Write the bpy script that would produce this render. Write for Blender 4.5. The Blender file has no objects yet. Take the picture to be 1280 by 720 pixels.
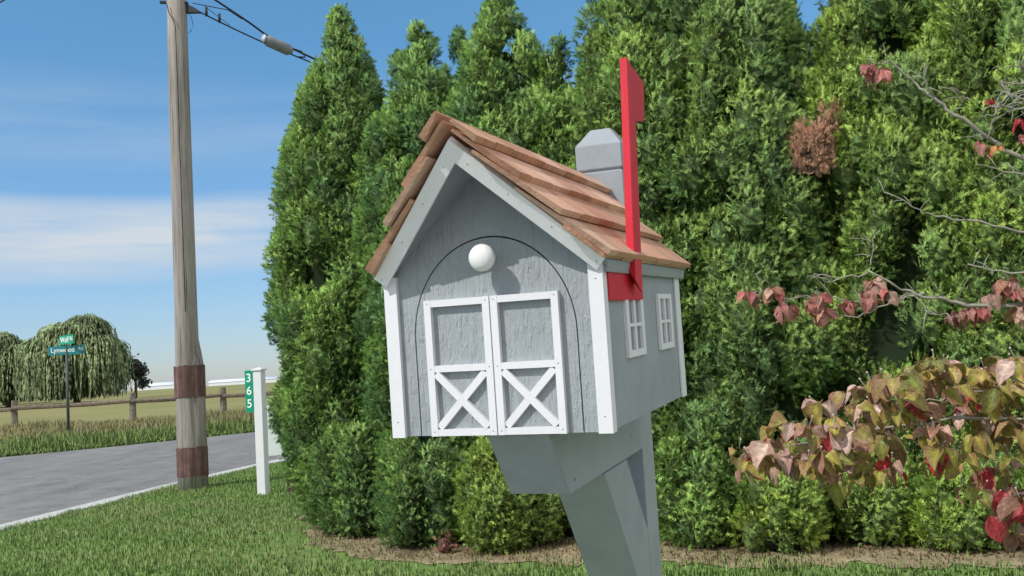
import bpy, bmesh, math, random
import numpy as np
from mathutils import Vector, Matrix

random.seed(7)
RNG = np.random.default_rng(11)
SC = bpy.context.scene
COL = SC.collection
R = math.radians

# ------------------------------------------------------------------ helpers
class MB:
    """collects faces (with a colour per vertex) and links them as ONE mesh object"""
    def __init__(s):
        s.v = []; s.f = []; s.c = []
    def add(s, verts, faces, col=(1, 1, 1)):
        b = len(s.v)
        s.v += [tuple(p) for p in verts]
        s.c += [tuple(col)] * len(verts) if not isinstance(col, list) else col
        s.f += [tuple(i + b for i in f) for f in faces]
        return s
    def hexa(s, p, col=(1, 1, 1)):
        # p: 8 points, bottom ring 0-3 then top ring 4-7
        return s.add(p, [(3, 2, 1, 0), (4, 5, 6, 7), (0, 1, 5, 4), (1, 2, 6, 5), (2, 3, 7, 6), (3, 0, 4, 7)], col)
    def box(s, x0, x1, y0, y1, z0, z1, col=(1, 1, 1)):
        return s.hexa([(x0, y0, z0), (x1, y0, z0), (x1, y1, z0), (x0, y1, z0),
                       (x0, y0, z1), (x1, y0, z1), (x1, y1, z1), (x0, y1, z1)], col)
    def bar(s, a, b, w, d, out=(0, -1, 0), col=(1, 1, 1)):
        a = Vector(a); b = Vector(b); t = (b - a).normalized(); n = Vector(out)
        n = (n - t * n.dot(t)).normalized(); u = t.cross(n)
        P = []
        for q in (a, b):
            P += [q - u * w / 2 - n * d / 2, q + u * w / 2 - n * d / 2, q + u * w / 2 + n * d / 2, q - u * w / 2 + n * d / 2]
        return s.hexa(P, col)
    def prism(s, poly, d, col=(1, 1, 1)):
        # poly: 3-D points of a flat outline, d: extrusion vector
        n = len(poly); d = Vector(d)
        P = [Vector(p) for p in poly]
        return s.add(P + [p + d for p in P], [tuple(range(n))[::-1], tuple(range(n, 2 * n))] +
                     [(i, (i + 1) % n, (i + 1) % n + n, i + n) for i in range(n)], col)
    def tube(s, pts, rads, n=8, col=(1, 1, 1), cap=True, jit=0):
        pts = [Vector(p) for p in pts]
        if not hasattr(rads, '__len__'): rads = [rads] * len(pts)
        rings = []; up = Vector((0.13, 0.21, 0.97))
        for i, p in enumerate(pts):
            t = (pts[min(i + 1, len(pts) - 1)] - pts[max(i - 1, 0)]).normalized()
            ref = up if abs(t.dot(up)) < .95 else Vector((1, 0.1, 0))
            u = t.cross(ref).normalized(); w = t.cross(u)
            rings.append([p + (u * math.cos(2 * math.pi * k / n) + w * math.sin(2 * math.pi * k / n)) * rads[i] * (1 + jit * (random.random() - .5)) for k in range(n)])
        V = [q for r in rings for q in r]; F = []
        for i in range(len(pts) - 1):
            for k in range(n):
                F.append((i * n + k, i * n + (k + 1) % n, (i + 1) * n + (k + 1) % n, (i + 1) * n + k))
        if cap:
            F.append(tuple(range(n))); F.append(tuple((len(pts) - 1) * n + k for k in range(n))[::-1])
        return s.add(V, F, col)
    def build(s, name, m, parent=None, smooth=False, bevel=0):
        me = bpy.data.meshes.new(name)
        me.from_pydata(s.v, [], s.f)
        a = me.color_attributes.new('Col', 'FLOAT_COLOR', 'POINT')
        arr = np.ones((len(s.v), 4), np.float32); arr[:, :3] = np.array(s.c, np.float32).reshape(-1, 3)
        a.data.foreach_set('color', arr.ravel())
        bm = bmesh.new(); bm.from_mesh(me)
        bmesh.ops.recalc_face_normals(bm, faces=bm.faces)
        if bevel:
            es = [e for e in bm.edges if len(e.link_faces) == 2 and e.calc_face_angle(0) > R(25)]
            bmesh.ops.bevel(bm, geom=es, offset=bevel, segments=2, affect='EDGES', clamp_overlap=True)
        bm.to_mesh(me); bm.free()
        return link(name, me, m, parent, smooth)

def link(name, me, m, parent=None, smooth=False):
    if m: me.materials.append(m)
    if smooth: me.polygons.foreach_set('use_smooth', [True] * len(me.polygons))
    o = bpy.data.objects.new(name, me); COL.objects.link(o)
    if parent: o.parent = parent
    return o

def npmesh(name, V, nper, C, m, parent=None, NR=None):
    """big leaf meshes: V (n,3) vertices, every nper vertices in a row make one face"""
    V = np.asarray(V, np.float32).reshape(-1, 3); n = len(V); nf = n // nper
    me = bpy.data.meshes.new(name)
    me.vertices.add(n); me.vertices.foreach_set('co', V.ravel())
    me.loops.add(n); me.loops.foreach_set('vertex_index', np.arange(n, dtype=np.int32))
    me.polygons.add(nf); me.polygons.foreach_set('loop_start', np.arange(0, n, nper, dtype=np.int32))
    me.update(calc_edges=True)
    a = me.color_attributes.new('Col', 'FLOAT_COLOR', 'POINT')
    arr = np.ones((n, 4), np.float32); arr[:, :3] = np.asarray(C, np.float32).reshape(-1, 3)
    a.data.foreach_set('color', arr.ravel())
    if NR is not None: me.normals_split_custom_set_from_vertices(np.asarray(NR, np.float32).reshape(-1, 3))
    return link(name, me, m, parent)

def tag(o, label=None, cat=None, group=None, kind=None):
    if label: o['label'] = label
    if cat: o['category'] = cat
    if group: o['group'] = group
    if kind: o['kind'] = kind
    return o

def empty(name, loc, label, cat, group=None):
    o = bpy.data.objects.new(name, None); COL.objects.link(o); o.location = loc
    o.empty_display_size = .1
    return tag(o, label, cat, group)

# ------------------------------------------------------------------ materials
class NT:
    def __init__(s, name):
        s.m = bpy.data.materials.new(name); s.m.use_nodes = True
        s.t = s.m.node_tree; s.t.nodes.clear()
        s.out = s.n('ShaderNodeOutputMaterial')
    def n(s, typ, **k):
        q = s.t.nodes.new(typ)
        for a, b in k.items(): setattr(q, a, b)
        return q
    def l(s, a, b): s.t.links.new(a, b)
    def co(s, scale=(1, 1, 1), kind='Object'):
        tc = s.n('ShaderNodeTexCoord'); mp = s.n('ShaderNodeMapping')
        mp.inputs['Scale'].default_value = scale
        s.l(tc.outputs[kind], mp.inputs['Vector']); return mp.outputs['Vector']
    def noise(s, vec, scale, detail=4, rough=.6):
        q = s.n('ShaderNodeTexNoise'); q.inputs['Scale'].default_value = scale
        q.inputs['Detail'].default_value = detail; q.inputs['Roughness'].default_value = rough
        s.l(vec, q.inputs['Vector']); return q.outputs['Fac']
    def ramp(s, fac, stops):
        q = s.n('ShaderNodeValToRGB'); e = q.color_ramp.elements
        while len(e) < len(stops): e.new(.5)
        for i, (p, c) in enumerate(stops):
            e[i].position = p; e[i].color = (c if hasattr(c, '__len__') else (c, c, c)) + (1,) if hasattr(c, '__len__') else (c, c, c, 1)
        s.l(fac, q.inputs['Fac']); return q.outputs['Color']
    def mix(s, a, b, fac, mode='MIX'):
        q = s.n('ShaderNodeMix', data_type='RGBA', blend_type=mode)
        for v, i in ((fac, 0), (a, 6), (b, 7)):
            if hasattr(v, 'default_value') or hasattr(v, 'is_linked'): s.l(v, q.inputs[i])
            elif i == 0: q.inputs[0].default_value = v
            else: q.inputs[i].default_value = tuple(v) + (1,)
        return q.outputs[2]
    def col(s):
        q = s.n('ShaderNodeAttribute'); q.attribute_name = 'Col'; return q.outputs['Color']
    def bump(s, h, strength, dist):
        q = s.n('ShaderNodeBump'); q.inputs['Strength'].default_value = strength; q.inputs['Distance'].default_value = dist
        s.l(h, q.inputs['Height']); return q.outputs['Normal']
    def math(s, op, a, b=0):
        q = s.n('ShaderNodeMath', operation=op)
        for i, v in ((0, a), (1, b)):
            if isinstance(v, (int, float)): q.inputs[i].default_value = v
            else: s.l(v, q.inputs[i])
        return q.outputs[0]
    def bsdf(s, base, rough=.7, spec=.3, normal=None, transl=0, metal=0):
        p = s.n('ShaderNodeBsdfPrincipled')
        if isinstance(base, tuple): p.inputs['Base Color'].default_value = base + (1,)
        else: s.l(base, p.inputs['Base Color'])
        if isinstance(rough, (int, float)): p.inputs['Roughness'].default_value = rough
        else: s.l(rough, p.inputs['Roughness'])
        p.inputs['Specular IOR Level'].default_value = spec; p.inputs['Metallic'].default_value = metal
        if normal is not None: s.l(normal, p.inputs['Normal'])
        o = p.outputs[0]
        if transl:
            t = s.n('ShaderNodeBsdfTranslucent')
            if isinstance(base, tuple): t.inputs[0].default_value = base + (1,)
            else: s.l(base, t.inputs[0])
            mx = s.n('ShaderNodeMixShader'); mx.inputs[0].default_value = transl
            s.l(o, mx.inputs[1]); s.l(t.outputs[0], mx.inputs[2]); o = mx.outputs[0]
        s.l(o, s.out.inputs[0]); return s.m

def m_paint(name, c, grain=0, rough=.55, dirt=.12, spec=.35):
    t = NT(name)
    v = t.co()
    d = t.noise(v, 9, 5, .65)
    base = t.mix(tuple(x * (1 - dirt * 2) for x in c), c, t.ramp(d, [(.3, 0.), (.6, 1.)]))
    base = t.mix(base, t.col(), 1, 'MULTIPLY')
    nrm = None
    if grain:
        g = t.noise(t.co((330, 330, 6)), 1, 6, .72)
        chips = t.noise(t.co((120, 120, 30)), 1, 4, .62)
        fine = t.noise(v, 420, 2)
        h = t.math('ADD', t.math('ADD', t.math('MULTIPLY', g, .9), t.math('MULTIPLY', t.ramp(chips, [(.5, 0.), (.62, 1.)]), .35)), t.math('MULTIPLY', fine, .25))
        sx_ = t.n('ShaderNodeSeparateXYZ'); t.l(v, sx_.inputs[0]); xx = t.math('ADD', sx_.outputs[0], .019)
        for gx in (.014, .030): h = t.math('SUBTRACT', h, t.math('MULTIPLY', t.math('LESS_THAN', t.math('ABSOLUTE', t.math('SUBTRACT', xx, gx)), .0022), .7))
        nrm = t.bump(h, grain, .0042)
    else:
        h = t.math('ADD', t.noise(t.co((90, 90, 12)), 1, 4), t.math('MULTIPLY', t.noise(v, 260, 2), .4))
        nrm = t.bump(h, .38, .0016)
    return t.bsdf(base, rough, spec, nrm)

def m_foliage(name, transl=.25, rough=.55, spec=.25, noise=0):
    t = NT(name)
    base = t.col()
    if noise:
        base = t.mix(base, t.ramp(t.noise(t.co(), noise, 3), [(.3, .72), (.7, 1.2)]), 1, 'MULTIPLY')
    return t.bsdf(base, rough, spec, None, transl)

M = {}
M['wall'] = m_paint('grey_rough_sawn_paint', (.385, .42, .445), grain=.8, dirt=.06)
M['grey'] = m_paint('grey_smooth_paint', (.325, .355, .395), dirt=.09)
M['white'] = m_paint('white_paint', (.735, .735, .765), dirt=.03)
M['bright'] = m_paint('shade_lifted_white_paint', (.89, .89, .91), dirt=.03)  # same white as the trim, lightened to offset the shade on the fascia
M['red'] = m_paint('red_paint', (.60, .022, .045), dirt=.08, rough=.5, spec=.2)
M['dark'] = m_paint('gap_shade', (.012, .012, .013))
M['pane'] = m_paint('dull_grey_pane', (.22, .25, .27), dirt=.1)
M['knob'] = m_paint('white_knob', (.78, .78, .78), rough=.35, dirt=.02)

def m_shingle():
    t = NT('cedar_shingle')
    g = t.noise(t.co((9, 190, 9)), 1, 5, .7); b = t.noise(t.co(), 14, 4)
    c = t.mix((.76, .73, .71), (1.08, 1.07, 1.06), t.ramp(g, [(.3, 0.), (.62, 1.)]))
    c = t.mix(c, t.ramp(b, [(.3, .82), (.7, 1.1)]), 1, 'MULTIPLY')
    c = t.mix(c, t.col(), 1, 'MULTIPLY')
    return t.bsdf(c, .8, .2, t.bump(t.math('ADD', g, t.noise(t.co(), 300, 2)), .5, .0016))
M['shingle'] = m_shingle()

def m_pole():
    t = NT('weathered_pole_wood')
    g = t.noise(t.co((26, 26, .9)), 1, 6, .7); b = t.noise(t.co((5, 5, .8)), 1, 3)
    c = t.ramp(g, [(.28, (.16, .135, .115)), (.5, (.34, .31, .285)), (.72, (.44, .41, .385))])
    c = t.mix(c, t.ramp(b, [(.3, .72), (.7, 1.08)]), 1, 'MULTIPLY')
    crack = t.ramp(t.noise(t.co((55, 55, .7)), 1, 3), [(.33, .35), (.40, 1.)])
    c = t.mix(t.mix(c, crack, 1, 'MULTIPLY'), t.col(), 1, 'MULTIPLY')
    return t.bsdf(c, .85, .15, t.bump(g, .7, .015))
M['pole'] = m_pole()

def m_band():
    t = NT('rust_brown_wrap')
    g = t.noise(t.co((24, 24, 1.6)), 1, 5, .7); b = t.noise(t.co((7, 7, 7)), 1, 4)
    c = t.ramp(g, [(.3, (.085, .05, .045)), (.55, (.155, .088, .08)), (.75, (.26, .20, .18))])
    c = t.mix(c, t.ramp(b, [(.3, .7), (.7, 1.2)]), 1, 'MULTIPLY')
    return t.bsdf(c, .85, .12, t.bump(g, .5, .008))
M['band'] = m_band()
M['fence'] = m_paint('grey_fence_wood', (.25, .22, .19), dirt=.3, rough=.85, spec=.1)
M['plate'] = m_paint('green_sign_sheet', (.0, .30, .17), dirt=.05, rough=.4)
M['street'] = m_paint('blue_green_sign_sheet', (.02, .22, .25), dirt=.05, rough=.4)
M['letter'] = m_paint('white_lettering', (.85, .88, .86), dirt=.0, rough=.4)
M['metal'] = m_paint('dark_green_metal', (.06, .075, .07), rough=.5)
M['cable'] = m_paint('black_cable', (.025, .027, .035), rough=.6)
M['splice'] = m_paint('grey_splice_case', (.22, .23, .26), rough=.5)
M['far'] = m_paint('pale_greenhouse_sheet', (.72, .76, .80), dirt=.05)

def m_asphalt():
    t = NT('asphalt')
    v = t.co()
    a = t.noise(v, 60, 3); b = t.noise(t.co((1.1, .16, 1)), 1, 5, .65); f = t.noise(v, 2.4, 5, .7)
    c = t.ramp(b, [(.3, (.175, .171, .167)), (.7, (.27, .263, .255))])
    c = t.mix(c, t.ramp(a, [(.3, .75), (.7, 1.2)]), 1, 'MULTIPLY')
    c = t.mix(c, t.ramp(f, [(.35, .78), (.62, 1.06)]), 1, 'MULTIPLY')
    crack = t.n('ShaderNodeTexVoronoi', feature='DISTANCE_TO_EDGE'); crack.inputs['Scale'].default_value = .38
    wv = t.n('ShaderNodeVectorMath', operation='ADD'); nz = t.n('ShaderNodeTexNoise'); nz.inputs['Scale'].default_value = 1.2
    t.l(v, nz.inputs['Vector']); t.l(v, wv.inputs[0]); t.l(nz.outputs['Color'], wv.inputs[1]); t.l(wv.outputs[0], crack.inputs['Vector'])
    c = t.mix(c, t.ramp(crack.outputs['Distance'], [(.003, .8), (.010, 1.)]), 1, 'MULTIPLY')
    return t.bsdf(c, .85, .2, t.bump(a, .4, .01))
M['asphalt'] = m_asphalt()

def m_line():
    t = NT('worn_white_line')
    a = t.noise(t.co(), 22, 4)
    return t.bsdf(t.ramp(a, [(.28, (.30, .295, .28)), (.55, (.54, .54, .51))]), .8, .2)
M['line'] = m_line()

def m_ground():
    t = NT('ground_grass_and_field')
    v = t.co(kind='Object')
    n1 = t.noise(v, .8, 5); n2 = t.noise(v, 14, 4); n3 = t.noise(t.co((.05, .16, .05)), 1, 4)
    lawn = t.ramp(n1, [(.3, (.12, .21, .055)), (.7, (.16, .25, .07))])
    tan = t.ramp(n3, [(.32, (.18, .19, .075)), (.5, (.27, .25, .115)), (.7, (.20, .215, .08))])
    c = t.mix(lawn, tan, t.col())          # Col = 0 lawn .. 1 field
    c = t.mix(c, t.ramp(n2, [(.3, .7), (.7, 1.25)]), 1, 'MULTIPLY')
    return t.bsdf(c, .95, .05, t.bump(n2, .5, .03))
M['ground'] = m_ground()

def m_bed():
    t = NT('dry_soil_and_needles')
    v = t.co(); a = t.noise(v, 30, 5, .7); b = t.noise(v, 2.2, 4)
    c = t.ramp(b, [(.3, (.24, .185, .11)), (.65, (.46, .375, .24))])
    c = t.mix(c, t.ramp(a, [(.3, .55), (.7, 1.3)]), 1, 'MULTIPLY')
    return t.bsdf(c, .95, .05, t.bump(a, .8, .03))
M['bed'] = m_bed()
M['leafy'] = m_foliage('arborvitae_sprays', .36, .65, .12)
M['grass'] = m_foliage('grass_blades', .3, .5, .3)
M['willow'] = m_foliage('willow_strands', .45, .7, .1)
M['bark'] = m_paint('brown_bark', (.12, .09, .065), dirt=.3, rough=.9, spec=.1)
M['twig'] = m_paint('pale_grey_twig', (.36, .335, .285), dirt=.22, rough=.85, spec=.1)
M['dog'] = m_foliage('dogwood_leaves', .22, .5, .3, 60)

# ------------------------------------------------------------------ camera
HC = 1.2
cd = bpy.data.cameras.new('Camera'); cam = bpy.data.objects.new('Camera', cd); COL.objects.link(cam)
ax = Vector((0.998, 0.0055, -0.0627)).normalized(); az = Vector((0, -0.9962, -0.0872))
az = (az - ax * az.dot(ax)).normalized(); ay = az.cross(ax)
cam.matrix_world = Matrix(((ax.x, ay.x, az.x, 0), (ax.y, ay.y, az.y, 0), (ax.z, ay.z, az.z, HC), (0, 0, 0, 1)))
cd.sensor_width = 36; cd.lens = 1195.6 / 1280 * 36; cd.clip_start = .05; cd.clip_end = 3000
SC.camera = cam

# ------------------------------------------------------------------ light
SUN = Vector((-.995, -.759, 1.22)).normalized()
elev = math.asin(SUN.z); azim = math.atan2(SUN.x, SUN.y)
w = bpy.data.worlds.new('World'); SC.world = w; w.use_nodes = True
wt = w.node_tree; bg = wt.nodes['Background']
def wn(typ, **k):
    q = wt.nodes.new(typ)
    for a, b in k.items(): setattr(q, a, b)
    return q
sky = wn('ShaderNodeTexSky', sky_type='NISHITA'); sky.sun_disc = False
sky.sun_elevation = elev; sky.sun_rotation = azim; sky.air_density = 1.0; sky.dust_density = .45; sky.ozone_density = 2.2
tc = wn('ShaderNodeTexCoord'); sep = wn('ShaderNodeSeparateXYZ'); wt.links.new(tc.outputs['Generated'], sep.inputs[0])
mp = wn('ShaderNodeMapping'); mp.inputs['Scale'].default_value = (1.8, 1.8, 17); mp.inputs['Rotation'].default_value = (R(3), R(2), 0)
wt.links.new(tc.outputs['Generated'], mp.inputs[0])
nz = wn('ShaderNodeTexNoise'); nz.inputs['Scale'].default_value = 1.3; nz.inputs['Detail'].default_value = 6; nz.inputs['Roughness'].default_value = .55
wt.links.new(mp.outputs[0], nz.inputs['Vector'])
nz2 = wn('ShaderNodeTexNoise'); nz2.inputs['Scale'].default_value = 2.2; nz2.inputs['Detail'].default_value = 3
wt.links.new(tc.outputs['Generated'], nz2.inputs['Vector'])
def wmath(op, a, b=0., clamp=False):
    q = wn('ShaderNodeMath', operation=op); q.use_clamp = clamp
    for i, v in ((0, a), (1, b)):
        if isinstance(v, (int, float)): q.inputs[i].default_value = v
        else: wt.links.new(v, q.inputs[i])
    return q.outputs[0]
zz = wmath('ADD', sep.outputs['Z'], wmath('MULTIPLY', wmath('SUBTRACT', nz2.outputs['Fac'], .5), .05))
def band(center, width):
    return wmath('SUBTRACT', 1., wmath('DIVIDE', wmath('ABSOLUTE', wmath('SUBTRACT', zz, center)), width), True)
soft = wn('ShaderNodeMapRange'); soft.inputs[1].default_value = .26; soft.inputs[2].default_value = .78
wt.links.new(nz.outputs['Fac'], soft.inputs[0])
cl = wmath('MULTIPLY', soft.outputs[0], wmath('ADD', wmath('MULTIPLY', band(.152, .046), 2.6), wmath('ADD', wmath('MULTIPLY', band(.262, .05), .42), .05)), True)
hsv = wn('ShaderNodeHueSaturation'); hsv.inputs['Saturation'].default_value = 1.0; hsv.inputs['Value'].default_value = 1.0
wt.links.new(sky.outputs[0], hsv.inputs['Color'])
tr_ = wn('ShaderNodeValToRGB'); e = tr_.color_ramp.elements      # white balance of the sky, hazier towards the horizon
e[0].position = 0; e[0].color = (.66, .71, .90, 1); e[1].position = .42; e[1].color = (.53, .98, 1.08, 1)
wt.links.new(sep.outputs['Z'], tr_.inputs[0])
tn_ = wn('ShaderNodeMix', data_type='RGBA', blend_type='MULTIPLY'); tn_.inputs[0].default_value = 1
wt.links.new(tr_.outputs[0], tn_.inputs[7]); wt.links.new(hsv.outputs[0], tn_.inputs[6])
# unseen bright cloud added as fill light, right of and behind the viewer
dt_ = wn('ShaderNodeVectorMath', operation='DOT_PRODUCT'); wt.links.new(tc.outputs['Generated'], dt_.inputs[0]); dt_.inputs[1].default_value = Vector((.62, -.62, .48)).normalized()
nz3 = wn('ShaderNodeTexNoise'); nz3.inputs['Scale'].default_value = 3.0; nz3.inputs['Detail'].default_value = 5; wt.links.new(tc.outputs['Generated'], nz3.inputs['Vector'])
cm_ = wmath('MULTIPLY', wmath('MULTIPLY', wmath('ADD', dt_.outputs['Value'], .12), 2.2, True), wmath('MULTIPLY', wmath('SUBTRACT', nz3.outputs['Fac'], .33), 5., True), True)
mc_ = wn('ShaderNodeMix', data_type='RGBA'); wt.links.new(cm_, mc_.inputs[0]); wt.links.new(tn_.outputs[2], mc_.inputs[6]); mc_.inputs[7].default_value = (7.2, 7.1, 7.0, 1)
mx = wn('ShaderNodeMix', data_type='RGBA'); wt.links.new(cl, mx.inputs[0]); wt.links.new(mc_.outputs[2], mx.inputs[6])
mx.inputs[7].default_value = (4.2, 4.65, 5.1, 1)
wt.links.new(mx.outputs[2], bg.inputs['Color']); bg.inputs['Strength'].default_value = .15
sl = bpy.data.lights.new('Sun', 'SUN'); sl.energy = 3.6; sl.angle = R(.5); sl.color = (1, .95, .87)
so = bpy.data.objects.new('Sun', sl); COL.objects.link(so); so.location = (-20, -14, 22)
so.rotation_euler = SUN.to_track_quat('Z', 'Y').to_euler()
SC.view_settings.view_transform = 'Standard'; SC.view_settings.look = 'None'; SC.view_settings.exposure = 0; SC.view_settings.gamma = 1
SC.cycles.max_bounces = 8; SC.cycles.diffuse_bounces = 5; SC.cycles.transmission_bounces = 4; SC.cycles.transparent_max_bounces = 4

# ------------------------------------------------------------------ ground, field, road
NEAR = [(14, -6), (14, .4), (-2, .9), (-4.2, 2.0), (-5.1, 4.2), (-5.15, 6.5), (-4.97, 9.17), (-4.42, 12.7), (-3.86, 15.4), (-3.0, 18.0), (-1.2, 22.5), (1.5, 28), (6, 36), (14, 48)]  # first points widen the road unseen under the viewer, added for neutral bounce
FAR = [(-60, 2), (-40, 6.5), (-26, 12.5), (-16, 18.6), (-11.78, 21.8), (-9.99, 23.3), (-7.26, 26.4), (-4.2, 31), (0, 39), (6, 50), (10, 56)]
def far_y(x):
    for (x0, y0), (x1, y1) in zip(FAR, FAR[1:]):
        if x0 <= x <= x1: return y0 + (y1 - y0) * (x - x0) / (x1 - x0)
    return 60 if x > 10 else 0
def smooth(a, b, t):
    t = np.clip((t - a) / (b - a), 0, 1); return t * t * (3 - 2 * t)
def gheight(x, y):
    d = np.hypot(x, y)
    return smooth(48, 210, d) * 2.15 * (y > 0) + smooth(230, 600, d) * -1.0
xs = np.unique(np.concatenate([np.linspace(-700, -60, 24), np.linspace(-60, 20, 81), np.linspace(20, 700, 24)]))
ys = np.unique(np.concatenate([np.linspace(-200, -10, 8), np.linspace(-10, 60, 71), np.linspace(60, 260, 40), np.linspace(260, 900, 16)]))
g = MB(); V = []; C = []
for y in ys:
    for x in xs:
        V.append((x, y, float(gheight(x, y))))
        fld = float(smooth(3, 12, np.array(y - far_y(x) if x < 12 else -1.)))
        C.append((fld, fld, fld))
nx = len(xs); F = [(j * nx + i, j * nx + i + 1, (j + 1) * nx + i + 1, (j + 1) * nx + i) for j in range(len(ys) - 1) for i in range(nx - 1)]
g.add(V, F, C); tag(g.build('ground', M['ground'], smooth=True), kind='structure')

rd = MB()
poly = [(x, y, .004) for x, y in NEAR] + [(x, y, .004) for x, y in FAR[::-1]] + [(-60, -6, .004)]
rd.add(poly, [tuple(range(len(poly)))]); tag(rd.build('road', M['asphalt']), kind='structure')
ln = MB(); P = [Vector((x, y, .008)) for x, y in NEAR]
for i in range(len(P) - 1):
    pass
Lp = []; Rp = []
for i, p in enumerate(P):
    t = (P[min(i + 1, len(P) - 1)] - P[max(i - 1, 0)]).normalized(); n = Vector((-t.y, t.x, 0))
    Lp.append(p + n * .34); Rp.append(p + n * .06)
ln.add(Lp + Rp, [(i, i + 1, len(P) + i + 1, len(P) + i) for i in range(len(P) - 1)])
tag(ln.build('road_edge_line', M['line']), kind='structure')

# planting bed below the hedge
BED = [(-2.15, 9.9), (-2.05, 8.9), (-1.8, 8.0), (-1.6, 7.3), (-1.25, 6.75), (-.7, 6.3), (0, 6.05), (.5, 5.98), (1.0, 5.72), (1.5, 5.5), (1.9, 5.52), (2.3, 5.3), (2.8, 5.15), (3.6, 4.95), (5, 4.9),
       (5, 9), (2.5, 9.5), (0, 9.9)]
def inpoly(x, y, poly):
    x = np.asarray(x); y = np.asarray(y); r = np.zeros(x.shape, bool); n = len(poly); j = n - 1
    for i in range(n):
        xi, yi = poly[i]; xj, yj = poly[j]
        r ^= ((yi > y) != (yj > y)) & (x < (xj - xi) * (y - yi) / (yj - yi + 1e-12) + xi); j = i
    return r
bd = MB(); pts = []
for i in range(len(BED)):
    a = Vector(BED[i]); b = Vector(BED[(i + 1) % len(BED)])
    for k in range(6):
        q = a.lerp(b, k / 6); pts.append((q.x + random.uniform(-.07, .07), q.y + random.uniform(-.12, .12), .006))
bd.add(pts, [tuple(range(len(pts)))]); tag(bd.build('soil_bed', M['bed']), kind='structure')

def vnoise(x, y, s, seed=0):
    """cheap smooth value noise"""
    r = np.random.default_rng(seed).random((64, 64)); x = x * s + 100; y = y * s + 100
    xi = np.floor(x).astype(int); yi = np.floor(y).astype(int); fx = x - xi; fy = y - yi
    fx = fx * fx * (3 - 2 * fx); fy = fy * fy * (3 - 2 * fy)
    a = r[xi % 64, yi % 64]; b = r[(xi + 1) % 64, yi % 64]; c = r[xi % 64, (yi + 1) % 64]; d = r[(xi + 1) % 64, (yi + 1) % 64]
    return (a * (1 - fx) + b * fx) * (1 - fy) + (c * (1 - fx) + d * fx) * fy

def blades(name, x, y, z, h, wdt, colA, colB, tint, lean=.45):
    """grass blades: one bent blade of two quads each"""
    n = len(x); ang = RNG.random(n) * 2 * np.pi; la = RNG.random(n) * 2 * np.pi; ll = h * lean * RNG.random(n)
    ux = np.cos(ang) * wdt / 2; uy = np.sin(ang) * wdt / 2
    V = np.zeros((n, 8, 3), np.float32)
    def at(k, fr, lf):
        cx = x + np.cos(la) * ll * fr ** 2; cy = y + np.sin(la) * ll * fr ** 2; cz = z + h * fr * (1 - .25 * fr * (ll / h))
        V[:, k, 0] = cx + ux * lf; V[:, k, 1] = cy + uy * lf; V[:, k, 2] = cz
    at(0, 0, -1); at(1, 0, 1); at(2, .55, .8); at(3, .55, -.8)
    at(4, .55, -.8); at(5, .55, .8); at(6, 1, .12); at(7, 1, -.12)
    base = np.array(colA)[None] * (1 - tint[:, None]) + np.array(colB)[None] * tint[:, None]
    base = base * (.75 + .5 * RNG.random((n, 1)))
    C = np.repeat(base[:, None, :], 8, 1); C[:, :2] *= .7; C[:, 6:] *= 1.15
    nr = np.zeros((n, 8, 3)); nr[:, :, 2] = .8; nr += RNG.normal(size=(n, 1, 3)) * .28
    return npmesh(name, V, 4, C, M['grass'], None, nr)

n = 260000
x = RNG.uniform(-5.4, 4.2, n); y = 4.6 + 10.5 * RNG.random(n) ** 1.35
nearx = np.interp(y, [p[1] for p in NEAR[4:]], [p[0] for p in NEAR[4:]])
def sdist(x, y, poly):
    dm = np.full(x.shape, 9.)
    for (ax_, ay_), (bx_, by_) in zip(poly, poly[1:] + poly[:1]):
        dx, dy = bx_ - ax_, by_ - ay_; t = np.clip(((x - ax_) * dx + (y - ay_) * dy) / (dx * dx + dy * dy), 0, 1)
        dm = np.minimum(dm, np.hypot(x - ax_ - t * dx, y - ay_ - t * dy))
    return np.where(inpoly(x, y, poly), dm, -dm)
sd = sdist(x, y, BED) + .55 * (vnoise(x, y, 2.1, 33) - .5) + .25 * (vnoise(x, y, 6, 34) - .5)
pin = np.clip(1 - (sd + .22) / .55, .012, 1)
keep = (x > nearx - .03 - .12 * vnoise(x, y, 2.2, 8)) & (x > -1.0 - .62 * y + 1.0) & (RNG.random(n) < pin)
x = x[keep]; y = y[keep]; n = len(x)
pt = vnoise(x, y, .9, 1); pt2 = vnoise(x, y, 3.5, 2)
dry = 1.25 * np.exp(-(((x + 2.0 - .25 * (8 - y)) / .62) ** 2 + ((y - 7.9) / 1.3) ** 2)) * (.5 + vnoise(x, y, 2.8, 21)) + .5 * np.exp(-((y - (6.25 - .33 * x)) / .35) ** 2)
kill = RNG.random(n) < dry * .55
x, y, pt, pt2, dry = [a[~kill] for a in (x, y, pt, pt2, dry)]; n = len(x)
tint = np.clip(.15 + .45 * pt * pt2 + dry * .8 * RNG.random(n), 0, 1)
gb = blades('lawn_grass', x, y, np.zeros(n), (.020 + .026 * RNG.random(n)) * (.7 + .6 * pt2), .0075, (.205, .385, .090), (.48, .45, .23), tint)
tag(gb, 'short green mown grass of the lawn in front of the hedge', 'grass', kind='stuff')
# dry litter on the bed
n = 30000
x = RNG.uniform(-2.5, 4.2, n); y = RNG.uniform(5.1, 9, n)
k = inpoly(x, y - .12, BED); x = x[k]; y = y[k]; n = len(x)
lt = blades('straw_litter', x, y, np.full(n, .008), .012 + .025 * RNG.random(n), .007, (.52, .42, .26), (.24, .16, .09), RNG.random(n), 2.6)
tag(lt, 'dry brown needles and straw lying on bare soil under the hedge', 'straw', kind='stuff')

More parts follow.
